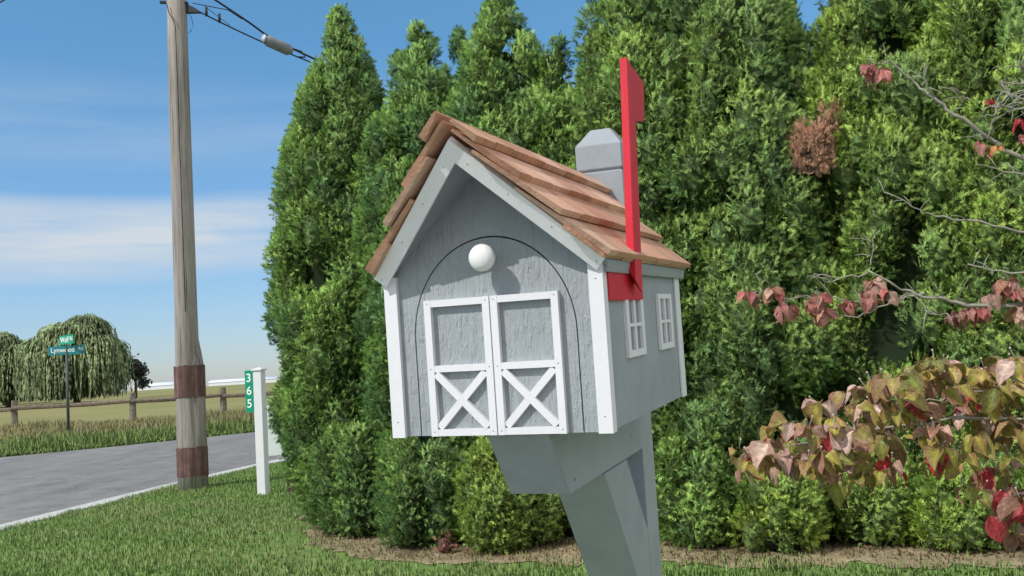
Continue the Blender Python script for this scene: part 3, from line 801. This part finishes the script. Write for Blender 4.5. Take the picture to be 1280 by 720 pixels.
LIMBS = [
    ([(2.47, 3.7, 1.69), (2.18, 3.8, 1.873), (2.034, 3.8, 1.954), (1.954, 3.8, 2.019), (1.818, 3.78, 2.116), (1.746, 3.8, 2.204), (1.703, 3.82, 2.256), (1.598, 3.8, 2.353), (1.54, 3.78, 2.35), (1.49, 3.76, 2.34)], .016, .002),
    ([(1.755, 3.8, 2.197), (1.712, 3.76, 2.256), (1.70, 3.74, 2.323)], .006, .003),
    ([(1.826, 3.78, 2.126), (1.838, 3.75, 2.15), (1.846, 3.74, 2.185)], .004, .002),
    ([(2.5, 3.5, 1.22), (2.087, 3.75, 1.33), (1.819, 3.8, 1.347), (1.711, 3.8, 1.383), (1.602, 3.8, 1.405), (1.526, 3.8, 1.442), (1.421, 3.8, 1.513)], .015, .004),
    ([(1.644, 3.82, 1.405), (1.594, 3.85, 1.407), (1.461, 3.9, 1.383), (1.333, 3.9, 1.411), (1.269, 3.9, 1.425), (1.09, 3.9, 1.433)], .007, .002),
    ([(1.42, 3.8, 1.505), (1.274, 3.8, 1.477), (1.187, 3.8, 1.507)], .004, .002),
    ([(1.421, 3.8, 1.505), (1.442, 3.8, 1.57), (1.458, 3.8, 1.665)], .004, .0015),
    ([(1.57, 3.8, 1.407), (1.471, 3.78, 1.369), (1.355, 3.78, 1.328), (1.199, 3.8, 1.354)], .005, .002),
    ([(1.599, 3.8, 1.40), (1.64, 3.78, 1.325), (1.751, 3.78, 1.307)], .004, .002),
    ([(2.5, 3.6, 1.5), (2.174, 3.9, 1.618), (1.983, 3.9, 1.673), (1.79, 3.9, 1.725), (1.695, 3.9, 1.758), (1.555, 3.9, 1.841)], .009, .0025),
    ([(2.5, 3.5, 1.38), (2.021, 3.6, 1.442), (1.842, 3.6, 1.465), (1.724, 3.6, 1.497)], .008, .003),
    ([(2.47, 3.62, 1.74), (2.063, 3.6, 1.819), (1.897, 3.6, 1.839), (1.795, 3.6, 1.877)], .007, .002),
    ([(1.185, 3.88, 1.428), (1.09, 3.84, 1.415), (1.033, 3.82, 1.455), (.955, 3.8, 1.45)], .003, .0015),
    ([(1.11, 3.88, 1.43), (1.075, 3.84, 1.47), (1.06, 3.82, 1.49)], .002, .001),
    # low limbs that carry the leafy mass
    ([(2.52, 3.42, .75), (2.0, 3.0, .86), (1.6, 2.85, .95), (1.25, 2.8, .99), (.95, 2.8, .96), (.72, 2.82, .93)], .012, .002),
    ([(2.52, 3.42, .85), (1.95, 2.95, 1.0), (1.55, 2.82, 1.06), (1.3, 2.8, 1.06), (1.15, 2.8, 1.03)], .010, .002),
    ([(2.0, 3.0, .86), (1.6, 2.8, .80), (1.36, 2.76, .76)], .010, .003),
    ([(2.0, 3.0, .86), (1.7, 2.7, .68), (1.48, 2.6, .62)], .010, .003),
]
for li, (pts_, a, b) in enumerate(LIMBS):
    lb = MB(); p_, r_ = wig(pts_, a, b, .009); lb.tube(p_, [q_ * .75 for q_ in r_], 7)
    for k in range(6 if li < 13 else 0):  # short side twigs
        q = p_[random.randrange(len(p_) // 3, len(p_))]
        d = Vector((random.gauss(-.4, .6), random.gauss(0, .4), random.gauss(.35, .6))).normalized()
        L_ = random.uniform(.03, .11); lb.tube([q, q + d * L_ * .5 + Vector((0, 0, .006)), q + d * L_], [.0022, .0018, .001], 5)
    dpart(lb, 'limb', M['twig'])
tw = MB(); SP = []
p_, r_ = wig([(2.46, 3.68, 2.0), (2.25, 3.7, 2.08), (2.08, 3.7, 2.11), (1.93, 3.7, 2.12)], .009, .003); tw.tube(p_, r_, 6); SP += p_[6:]
p_, r_ = wig([p_[4], (2.1, 3.72, 2.2), (1.95, 3.7, 2.24)], .007, .002); tw.tube(p_, r_, 6); SP += p_[2:]
for k in range(60):           # the tangle of bare twigs at the upper right
    c = random.choice(SP)
    d = Vector((random.gauss(-.4, 1), random.gauss(0, .5), random.gauss(.1, .8))).normalized(); p_ = [c]
    for j in range(5): d = (d + Vector((random.gauss(0, .5), random.gauss(0, .4), random.gauss(0, .5)))).normalized(); p_.append(p_[-1] + d * random.uniform(.015, .038))
    tw.tube(p_, [.0028, .0026, .0023, .002, .0017, .0012], 5); SP.append(p_[2])
dpart(tw, 'limb', M['twig'])

LW, LL = 7, 10
def leaf(base, d, n, L, W, droop, fold, c0, c1, Vs, Cs, curl=0):
    """one ovate dogwood leaf: folded along the midrib, ribbed by curved veins, drooping to its tip"""
    d = d.normalized(); s = d.cross(n).normalized(); n = s.cross(d)
    grid = []; cg = []
    wav = random.uniform(0, 6)
    for i in range(LL + 1):
        t = i / LL; wv = W / 2 * (math.sin(math.pi * min(1, t ** .82)) ** .8) * (1 if t < .9 else (1 - t) / .1 * .8 + .2)
        ang = droop * t * t
        cen = base + d * (L * t * (1 - .18 * droop * t)) - n * (L * droop * .45 * t * t)
        row = []; cr = []
        for j in range(LW):
            u = (j / (LW - 1) - .5) * 2
            rib = math.sin((t * 6.2 - abs(u) * 1.5) * 2 * math.pi)
            h = abs(u) * fold * wv + rib * .0026 * (1 - abs(u) * .5) + .006 * math.sin(wav + 7 * t + 2 * u) * abs(u) + curl * u * u * wv
            row.append(cen + s * u * wv + n * h)
            e = min(1, max(0, abs(u) ** 2.2 * .9 + (t ** 3) * .5)); k_ = .90 + .20 * rib
            if abs(u) < .05: k_ = 1.18
            cr.append([(c0[q] * (1 - e) + c1[q] * e) * k_ for q in range(3)])
        grid.append(row); cg.append(cr)
    for i in range(LL):
        for j in range(LW - 1):
            for (a, b) in ((i, j), (i, j + 1), (i + 1, j + 1), (i + 1, j)):
                Vs.append(tuple(grid[a][b] - DO)); Cs.append(cg[a][b])
YG = [((.27, .28, .050), (.30, .17, .08)), ((.32, .30, .06), (.34, .20, .09)), ((.22, .25, .055), (.26, .16, .08)), ((.36, .31, .07), (.32, .15, .09))]
RB = [((.32, .17, .10), (.36, .17, .13)), ((.40, .25, .19), (.44, .25, .21)), ((.25, .13, .085), (.33, .16, .12)), ((.50, .36, .30), (.46, .28, .24)), ((.30, .22, .08), (.36, .18, .12)), ((.28, .24, .07), (.34, .18, .10))]
RD = [((.46, .03, .045), (.52, .05, .06)), ((.40, .05, .06), (.46, .08, .08))]
PK = [((.44, .17, .15), (.48, .20, .18)), ((.38, .11, .10), (.45, .16, .14)), ((.48, .24, .20), (.45, .18, .15))]
LV = []; LC = []; BUDS = []
def whorl(c, cnt, pal, L, up=.15, spread=1.):
    a0 = random.random() * 6.28
    for k in range(cnt):
        a = a0 + k * 6.283 / cnt + random.uniform(-.4, .4)
        d = Vector((math.cos(a) * spread, math.sin(a) * spread, random.uniform(-.9, .45) + up))
        n_ = Vector((random.gauss(-.35, .3), random.gauss(-.45, .3), .9))
        c0, c1 = random.choice(pal); f = random.uniform(.75, 1.5)
        ll = L * random.uniform(.55, 1.18)
        leaf(c + d.normalized() * .008, d, n_, ll, ll * random.uniform(.52, .68), random.uniform(.5, 1.9), random.uniform(.15, .7), tuple(q * f for q in c0), tuple(q * f for q in c1), LV, LC, random.uniform(-.3, .5))
    if random.random() < .6:
        st = c + Vector((random.gauss(0, .012), random.gauss(0, .012), random.uniform(.015, .04)))
        BUDS.append((c, st - c))
def ico(b, c, r):
    V_ = []; F_ = []
    for i in range(5):
        p = math.pi * i / 4
        V_ += [(c[0] + r * math.sin(p) * math.cos(k * 1.0472), c[1] + r * math.sin(p) * math.sin(k * 1.0472), c[2] + r * math.cos(p)) for k in range(6)]
    for i in range(4): F_ += [(i * 6 + k, i * 6 + (k + 1) % 6, (i + 1) * 6 + (k + 1) % 6, (i + 1) * 6 + k) for k in range(6)]
    b.add(V_, F_, (1.7, 1.6, 1.5))
MASS = [(0.601, .96), (0.713, .969), (0.864, 1.085), (1.055, 1.13), (1.221, 1.165), (1.499, 1.145), (1.50, .615), (1.40, .63), (1.31, .72), (1.23, .811), (1.075, .877), (0.929, .80), (0.796, .861), (0.636, .89)]
cnt = 0
while cnt < 205:
    x_ = random.uniform(.6, 1.56); z_ = random.uniform(.6, 1.19)
    if not (bool(inpoly(np.array(min(x_, 1.49)), np.array(z_), MASS))): continue
    y_ = 2.8 + random.uniform(-.22, .3); c = Vector((x_, y_, z_)); f = y_ / 2.8
    c.x *= f; c.z = HC + (z_ - HC) * f
    u = (x_ - .6) / .9
    if (z_ < .86 and random.random() < .30) or random.random() < .07: pal = RD + RB[:3]
    elif random.random() < .22 + .62 * u and z_ > .80: pal = YG
    else: pal = RB + ([YG[2]] if u > .3 else [])
    whorl(c, random.choice([2, 3, 4, 4]), pal, .076, -.25); cnt += 1
for (x_, y_, z_) in [(1.29, 2.62, .80), (1.36, 2.6, .79), (1.24, 2.62, .735), (.86, 2.66, .985), (1.42, 2.6, .86), (.655, 2.8, .915)]:   # the few scarlet leaves
    for k in range(1): leaf(Vector((x_, y_, z_)), Vector((random.uniform(-.5, .5), -.2, -1)), Vector((-.3, -1, .3)), .085, .055, .5, .4, *random.choice(RD), LV, LC, .2)
for (x_, z_) in [(0.953, 1.456), (1.033, 1.467), (1.059, 1.395), (1.171, 1.401), (1.232, 1.374), (1.395, 1.406), (1.449, 1.479), (1.493, 1.432), (1.10, 1.39), (1.20, 1.43), (1.42, 1.44),
                 (1.769, 1.325), (1.849, 1.335), (1.81, 1.335), (1.923, 1.427), (1.973, 1.392), (2.021, 1.309), (1.346, 1.399), (1.95, 1.44), (1.99, 1.34), (1.90, 1.39)]:
    whorl(Vector((x_, 3.8 + random.uniform(-.05, .05), z_)), random.choice([5, 6, 7]), PK + RB[:2], .075, -.5, .8)
for (x_, z_, cn, pal, L_) in [(1.483, 2.337, 7, PK, .075), (1.533, 2.317, 7, PK, .075), (1.957, 2.167, 4, RD, .035), (1.909, 1.995, 3, PK, .06), (1.966, 1.982, 2, [((.50, .22, .08), (.5, .2, .1))], .06), (2.083, 2.017, 5, PK, .065), (2.089, 2.076, 5, RD + PK, .06)]:
    whorl(Vector((x_, 3.76, z_)), cn, pal, L_, -.6, .8)
npmesh('leaves', np.array(LV), 4, np.array(LC), M['dog'], dg)
bb_ = MB(); bb_.tube([(0, 0, 0), (0, 0, .028)], [.0011, .0009], 5); ico(bb_, (0, 0, .028), .0030)
b0 = bb_.build('bud', M['twig'], dg, True)
for k, (c, d) in enumerate(BUDS):
    o = b0 if k == 0 else b0.copy()
    if k: COL.objects.link(o); o.parent = dg
    o.location = c - DO; o.rotation_euler = d.to_track_quat('Z', 'Y').to_euler(); f = random.uniform(.8, 1.25); o.scale = (f, f, f)

# ------------------------------------------------------------------ utility pole, cable, splice case
up = empty('utility_pole', (-4.11, 12.0, 0), 'weathered grey wooden utility pole with a stub and rusty brown wraps at its foot', 'utility pole')
ps = MB(); ps.tube([(-.012, 0, -.2), (-.012, 0, .6), (-.005, 0, 2.2), (.0, 0, 5), (.02, 0, 9.5)], [.160, .156, .138, .128, .112], 28, jit=.012); ps.build('shaft', M['pole'], up, True)
st = MB()
st.tube([(.088, .0, -.2), (.088, .0, .8), (.084, .0, 1.52), (.070, 0, 1.72), (.035, 0, 2.02)], [.113, .111, .109, .092, .080], 20, (.86, .82, .82), jit=.03); st.build('stub', M['pole'], up, True)
for z0, z1 in ((1.14, 1.53), (.17, .52)):
    bnd = MB(); n = 40; V = []
    for z in (z0, z0 + .02, (z0 + z1) / 2, z1 - .02, z1):
        for k in range(n):
            a = 2 * math.pi * k / n; dx, dy = math.cos(a), math.sin(a)
            # hull of the two round sections
            rr = 0
            for (cx_, r0) in ((-.012, .159), (.087, .114)):
                b_ = cx_ * dx; q_ = b_ * b_ - cx_ * cx_ + r0 * r0
                if q_ > 0: rr = max(rr, b_ + math.sqrt(q_))
            rr += .004 + .001 * random.random()
            V.append((rr * dx, rr * dy, z + .022 * (random.random() - .5)))
    bnd.add(V, [(i * n + k, i * n + (k + 1) % n, (i + 1) * n + (k + 1) % n, (i + 1) * n + k) for i in range(4) for k in range(n)])
    bnd.build('wrap', M['band'], up, True)
hw = MB(); hw.prism([(.13, -.03, 6.20), (.13, -.03, 6.08), (.27, -.03, 6.075), (.33, -.03, 6.07), (.24, -.03, 6.14)], (0, .06, 0)); hw.tube([(-.2, -.02, 6.24), (.16, -.02, 6.2)], .022, 8); hw.build('bracket', M['cable'], up)
gw = MB(); gw.tube([(-.07, -.148, 6.16), (-.05, -.146, 6.05), (.0, -.150, 5.95), (.03, -.146, 5.86), (.035, -.147, 4.5), (.04, -.15, 2.2)], .006, 6); gw.build('ground_wire', M['cable'], up)
lp = MB(); lp.tube([(.16, 0, 6.06), (.19, 0, 6.02), (.21, 0, 5.93), (.18, 0, 5.84), (.15, 0, 5.82)], .004, 5); lp.build('wire_loop', M['cable'], up)
cb = MB()
A0 = Vector((-3.80, 12.0, 6.08)); B0 = Vector((-2.58, 13.0, 5.66)); dd_ = (B0 - A0)
def cpt(t, up_=0): return A0 + dd_ * t + Vector((0, 0, up_ - .10 * t * (1 - t)))
cb.tube([cpt(t / 10) for t in range(0, 11)] + [A0 + dd_ * k for k in (3, 6, 12)], .010, 7)
U0 = Vector((-4.1, 12.05, 6.62)); U1 = Vector((-3.55, 12.25, 6.24)); U2 = cpt(.62, .10); U3 = cpt(1.0, .07)
cb.tube([U0, U0.lerp(U1, .5), U1, cpt(.42, .19), U2, cpt(.8, .09), U3, A0 + dd_ * 3 + Vector((0, 0, .1))], .014, 7)
cb.tube([A0 + Vector((-.1, 0, .13)), Vector((-3.5, 12.2, 6.17)), cpt(.36, .19)], .006, 6)
for t in (.05, .16): cb.tube([cpt(t, -.01), cpt(t, .11)], .018, 6)
cb.tube([cpt(.04, .11), cpt(.25, .02)], .004, 5)
cb.tube([cpt(.8, .09), cpt(.9, .10), cpt(.93, .04), cpt(.86, .0)], .012, 6)
tag(cb.build('utility_cable', M['cable'], None, True), 'thick black twin cable sloping from the pole top towards the hedge', 'cable')
sc_ = empty('splice_case', cpt(.68, .05), 'grey cylindrical splice case hanging on the black cable', 'splice case')
b = MB(); dn = dd_.normalized(); b.tube([dn * -.21, dn * -.18, dn * -.15, dn * .15, dn * .18, dn * .21], [.035, .06, .078, .078, .06, .035], 14); b.build('body', M['splice'], sc_, True)
b = MB(); b.tube([dn * -.235, dn * -.205], .058, 12, (3, 3, 3)); b.build('end_cap', M['splice'], sc_, True)
wl = MB(); p0 = Vector((-12.0, 14.2, 6.3)); p1 = Vector((-4.1, 12.0, 7.75))
p0 = Vector((-11.3, 15.6, 6.52)); p1 = Vector((-4.13, 12.08, 7.62))
wl.tube([p0.lerp(p1, t / 12) + Vector((0, 0, -.25 * t / 12 * (1 - t / 12))) for t in range(13)], .011, 6)
tag(wl.build('overhead_wire', M['cable'], None, True), 'thin black wire crossing the top left corner of the sky', 'wire')

# ------------------------------------------------------------------ house number post and white board
def text_mesh(txt, size, name, m, parent, mat, sx=1.0, align='CENTER'):
    cu = bpy.data.curves.new('t', 'FONT'); cu.body = txt; cu.size = size; cu.align_x = align; cu.align_y = 'CENTER'; cu.extrude = .0015; cu.offset = size * .012
    o = bpy.data.objects.new('t', cu); COL.objects.link(o); bpy.context.view_layer.update()
    me = bpy.data.meshes.new_from_object(o.evaluated_get(bpy.context.evaluated_depsgraph_get()))
    bpy.data.objects.remove(o); bpy.data.curves.remove(cu); me.name = name
    a = me.color_attributes.new('Col', 'FLOAT_COLOR', 'POINT'); a.data.foreach_set('color', np.ones(len(me.vertices) * 4, np.float32))
    me.materials.clear(); q = link(name, me, m, parent); q.matrix_local = mat @ Matrix.Diagonal((sx, 1, 1, 1))
    return q
FACE = Matrix(((1, 0, 0, 0), (0, 0, -1, 0), (0, 1, 0, 0), (0, 0, 0, 1)))    # text upright, facing -y
hp = empty('house_number_post', (-2.945, 10.95, 0), 'square white post with a flat cap and green house number plate', 'post')
hp.rotation_euler = (0, 0, R(-14))
b = MB(); b.box(-.052, .052, -.052, .052, -.1, 1.395); b.build('post', M['white'], hp, bevel=.004)
b = MB(); b.box(-.066, .066, -.066, .066, 1.397, 1.415); b.add([(-.06, -.06, 1.415), (.06, -.06, 1.415), (.06, .06, 1.415), (-.06, .06, 1.415), (0, 0, 1.435)], [(0, 1, 4), (1, 2, 4), (2, 3, 4), (3, 0, 4)]); b.build('cap', M['white'], hp)
b = MB(); b.box(-.152, -.0525, -.052, -.048, .93, 1.405); pl = b.build('number_plate', M['plate'], hp)
for ch, zz_ in (('3', 1.315), ('6', 1.170), ('5', 1.025)):
    text_mesh(ch, .135, 'digit', M['letter'], pl, Matrix.Translation((-.103, -.0542, zz_)) @ FACE)
wb = empty('white_board', (-2.93, 12.0, 0), 'plain white board sign partly hidden behind the left end of the hedge', 'board')
b = MB(); b.box(-.215, .42, -.012, .012, .35, .98, (.93, 1, .95)); b.build('panel', M['white'], wb, bevel=.003)
b = MB(); b.box(.13, .20, .013, .06, -.1, .9); b.build('leg', M['bark'], wb)
sp_ = empty('short_stake', (-2.60, 10.85, 0), 'short dark wooden stake at the foot of the left end of the hedge', 'stake')
b = MB(); b.box(-.045, .045, -.04, .04, -.1, .26); b.build('stake_body', M['bark'], sp_, bevel=.006)

# ------------------------------------------------------------------ street sign
ss = empty('street_sign', (-14.12, 30.1, 0), 'street name sign with two crossed green blades on a dark pole', 'street sign')
b = MB(); b.tube([(0, 0, -.2), (0, 0, 2.66)], .045, 10); b.build('pole', M['metal'], ss, True)
b = MB(); b.box(-.56, .56, -.008, .008, 2.62, 2.90); bl = b.build('blade', M['street'], ss); bl.matrix_local = Matrix.Rotation(R(6), 4, 'Z') @ Matrix.Translation((0, 0, 0))
text_mesh('Lynwood', .21, 'lettering', M['letter'], bl, Matrix.Translation((-.12, -.0105, 2.765)) @ FACE, .92)
text_mesh('Rd', .15, 'lettering', M['letter'], bl, Matrix.Translation((.43, -.0105, 2.785)) @ FACE, .92)
b = MB(); b.box(-.02, .02, -.02, .02, 2.66, 2.95); b.build('bracket', M['metal'], ss)
b = MB(); b.box(-.48, .48, -.008, .008, 2.945, 3.235); b2 = b.build('blade', M['plate'], ss); b2.matrix_local = Matrix.Rotation(R(-40), 4, 'Z')
text_mesh('Wolf', .25, 'lettering', M['letter'], b2, Matrix.Translation((-.12, -.0105, 3.085)) @ FACE, 1.1)
text_mesh('Rd', .17, 'lettering', M['letter'], b2, Matrix.Translation((.33, -.0105, 3.105)) @ FACE, 1.)

# ------------------------------------------------------------------ fence
fc = empty('rail_fence', (-15.6, 38.4, 0), 'weathered grey wooden fence with a single rail across the field edge', 'fence')
FP = [(-36, 42.5), (-28.5, 41.3), (-21.0, 40.0), (-15.7, 39.1), (-12.25, 39.9), (-6.0, 41.3), (0, 42.6), (6, 44)]
FO = Vector((-15.6, 38.4, 0))
for (x_, y_) in FP:
    b = MB(); tl = random.uniform(-.04, .04); b.tube([(x_ - FO.x, y_ - FO.y, -.1), (x_ - FO.x + tl * .4, y_ - FO.y, .7), (x_ - FO.x + tl, y_ - FO.y, 1.32)], [.14, .135, .125], 8, (1, .97, .93), jit=.12); b.build('post', M['fence'], fc)
for (a, c) in zip(FP, FP[1:]):
    b = MB(); A1 = Vector((a[0], a[1] - .15, .98 + random.uniform(-.04, .04))) - FO; B1 = Vector((c[0], c[1] - .15, .98 + random.uniform(-.04, .04))) - FO
    b.tube([A1, A1.lerp(B1, .33) + Vector((0, 0, -.02)), A1.lerp(B1, .66) + Vector((0, 0, -.03)), B1], [.085, .09, .09, .08], 7, (.85, .78, .72), jit=.15); b.build('rail', M['fence'], fc)

# ------------------------------------------------------------------ far things: greenhouses, willow, far tree
def greenhouse(x0, x1, y, z, h, lab):
    g_ = empty('greenhouse', ((x0 + x1) / 2, y, z), lab, 'greenhouse', 'pale greenhouses on the horizon')
    L_ = (x1 - x0) / 2; b = MB(); b.box(-L_, L_, 0, 9, -1, h * .55); b.build('wall', M['far'], g_)
    b = MB(); n_ = 8; V = []
    for xx in (-L_ - .1, L_ + .1):
        V += [(xx, 4.5 - 4.6 * math.cos(math.pi * k / n_), h * .55 + .01 + h * .45 * math.sin(math.pi * k / n_)) for k in range(n_ + 1)]
    b.add(V, [(k, k + 1, n_ + 2 + k, n_ + 1 + k) for k in range(n_)] + [tuple(range(n_ + 1)), tuple(range(n_ + 1, 2 * n_ + 2))], (.9, .93, .97)); b.build('roof', M['far'], g_, True)
gz = lambda x_, y_: float(gheight(np.array(x_), np.array(y_)))
greenhouse(-80, -69, 200, gz(-75, 200), 1.5, 'long low white greenhouse right of the willow on the horizon')
greenhouse(-66, -50, 205, gz(-58, 205), 1.35, 'long low white greenhouse glimpsed behind the utility pole on the horizon')
greenhouse(-89, -84, 190, gz(-86, 190), 1.1, 'short white greenhouse showing under the willow on the horizon')

def willow(name, x, y, H, Rr, nstr, seed, lab, cat, hang=(1.5, 7.0), c=(.46, .56, .31)):  # default colour is paled to stand in for distance haze
    rg = np.random.default_rng(seed); zb = gz(x, y)
    t = empty(name, (x, y, zb), lab, cat)
    b = MB(); b.tube([(0, 0, -.3), (.1, 0, 1.2), (.3, 0, 2.6)], [.42, .34, .28], 9, jit=.1)
    b.build('trunk', M['bark'], t, True)
    b = MB(); heads = []
    for k in range(17):
        a = 2 * math.pi * k * 5 / 17 + random.uniform(-.2, .2); rr = Rr * random.uniform(.25, .85); hz_ = H * random.uniform(.74, .95) * (1 - .42 * (rr / Rr) ** 2)
        e = Vector((math.cos(a) * rr, math.sin(a) * rr * .8, hz_)); b.tube([(.2, 0, 1.8 + random.random()), e * .5 + Vector((0, 0, H * .12)), e], [.2, .13, .05], 6); heads.append(e)
    b.build('limbs', M['bark'], t, True)
    heads = np.array([list(h) for h in heads]); hi = rg.integers(0, len(heads), nstr)
    d = rg.normal(size=(nstr, 3)); d[:, 2] = np.abs(d[:, 2]); d /= np.linalg.norm(d, axis=1)[:, None]
    rad = Rr * (.20 + .16 * rg.random(nstr)); top = heads[hi] + d * rad[:, None] * np.array([1, 1, .62])
    seg = 9; Ln = rg.uniform(*hang, nstr); Ln = np.minimum(Ln, top[:, 2] - .5 - 2.2 * rg.random(nstr) ** 1.5)
    VV = np.zeros((nstr, seg, 2, 4, 3), np.float32); CC = np.zeros((nstr, seg, 2, 4, 3), np.float32)
    outx = np.stack([d[:, 0], d[:, 1]], 1) * .9
    tone = np.array(c)[None] * (.70 + .5 * rg.random((nstr, 1))) * (.82 + .36 * (hi[:, None] % 5) / 4)
    sway = rg.normal(size=(nstr, 2)) * .25
    for s in range(seg):
        for q in range(2):
            f0 = s / seg; f1 = (s + 1.25) / seg
            an = rg.random(nstr) * 2 * np.pi; wd = .035 + .055 * rg.random(nstr)
            for vi, (f, sg) in enumerate(((f0, 0), ((f0 + f1) / 2, 1), (f1, 0), ((f0 + f1) / 2, -1))):
                ex = np.minimum(f * 3, 1)
                VV[:, s, q, vi, 0] = top[:, 0] + outx[:, 0] * ex + sway[:, 0] * f + np.cos(an) * wd * sg + (rg.random(nstr) - .5) * .1
                VV[:, s, q, vi, 1] = top[:, 1] + outx[:, 1] * ex + sway[:, 1] * f + np.sin(an) * wd * sg
                VV[:, s, q, vi, 2] = top[:, 2] - Ln * f + .25 * np.sin(np.pi * min(f * 2.5, 1))
            CC[:, s, q] = (tone * (1.12 - .35 * f0))[:, None, :]
    wn_ = np.broadcast_to((d * .8 + np.array([-.25, -.35, .35]))[:, None, None, None, :], VV.shape); npmesh('crown', VV, 4, CC, M['willow'], t, wn_)
    return t
willow('willow_tree', -46.0, 100, 9.7, 4.3, 7500, 21, 'large pale green weeping willow behind the street sign', 'tree')
willow('willow_tree', -54.6, 103, 8.7, 3.0, 4200, 22, 'smaller weeping willow cut by the left edge of the photo', 'tree')
def leafy_tree(x, y, H, Rr, seed, lab, c):
    rg = np.random.default_rng(seed); zb = gz(x, y)
    t = empty('leafy_tree', (x, y, zb), lab, 'tree')
    b = MB(); b.tube([(0, 0, -.3), (.05, 0, H * .4), (0, 0, H * .75)], [.2, .15, .06], 8); b.build('trunk', M['bark'], t, True)
    n_ = 2600; k = rg.integers(0, 14, n_); cl_ = rg.normal(size=(14, 3)) * np.array([Rr * .5, Rr * .45, H * .13]) + [0, 0, H * .68]
    p = cl_[k] + rg.normal(size=(n_, 3)) * Rr * .22; p = p[p[:, 2] > H * .25]; n_ = len(p)
    a = rg.normal(size=(n_, 3)); a /= np.linalg.norm(a, axis=1)[:, None]; bb = np.cross(a, rg.normal(size=(n_, 3))); bb /= np.linalg.norm(bb, axis=1)[:, None]
    s = .22; V_ = np.stack([p - a * s, p + bb * s * .6, p + a * s, p - bb * s * .6], 1)
    C_ = np.array(c)[None, None] * (.5 + .9 * rg.random((n_, 1, 1))) * np.ones((1, 4, 1))
    npmesh('crown', V_, 4, C_, M['willow'], t)
leafy_tree(-44.6, 112, 4.3, 1.45, 31, 'small dark round tree right of the large willow', (.085, .095, .075))
leafy_tree(-60, 112, 4.2, 2.8, 32, 'low bushy tree at the left edge of the photo under the willow', (.10, .13, .08))
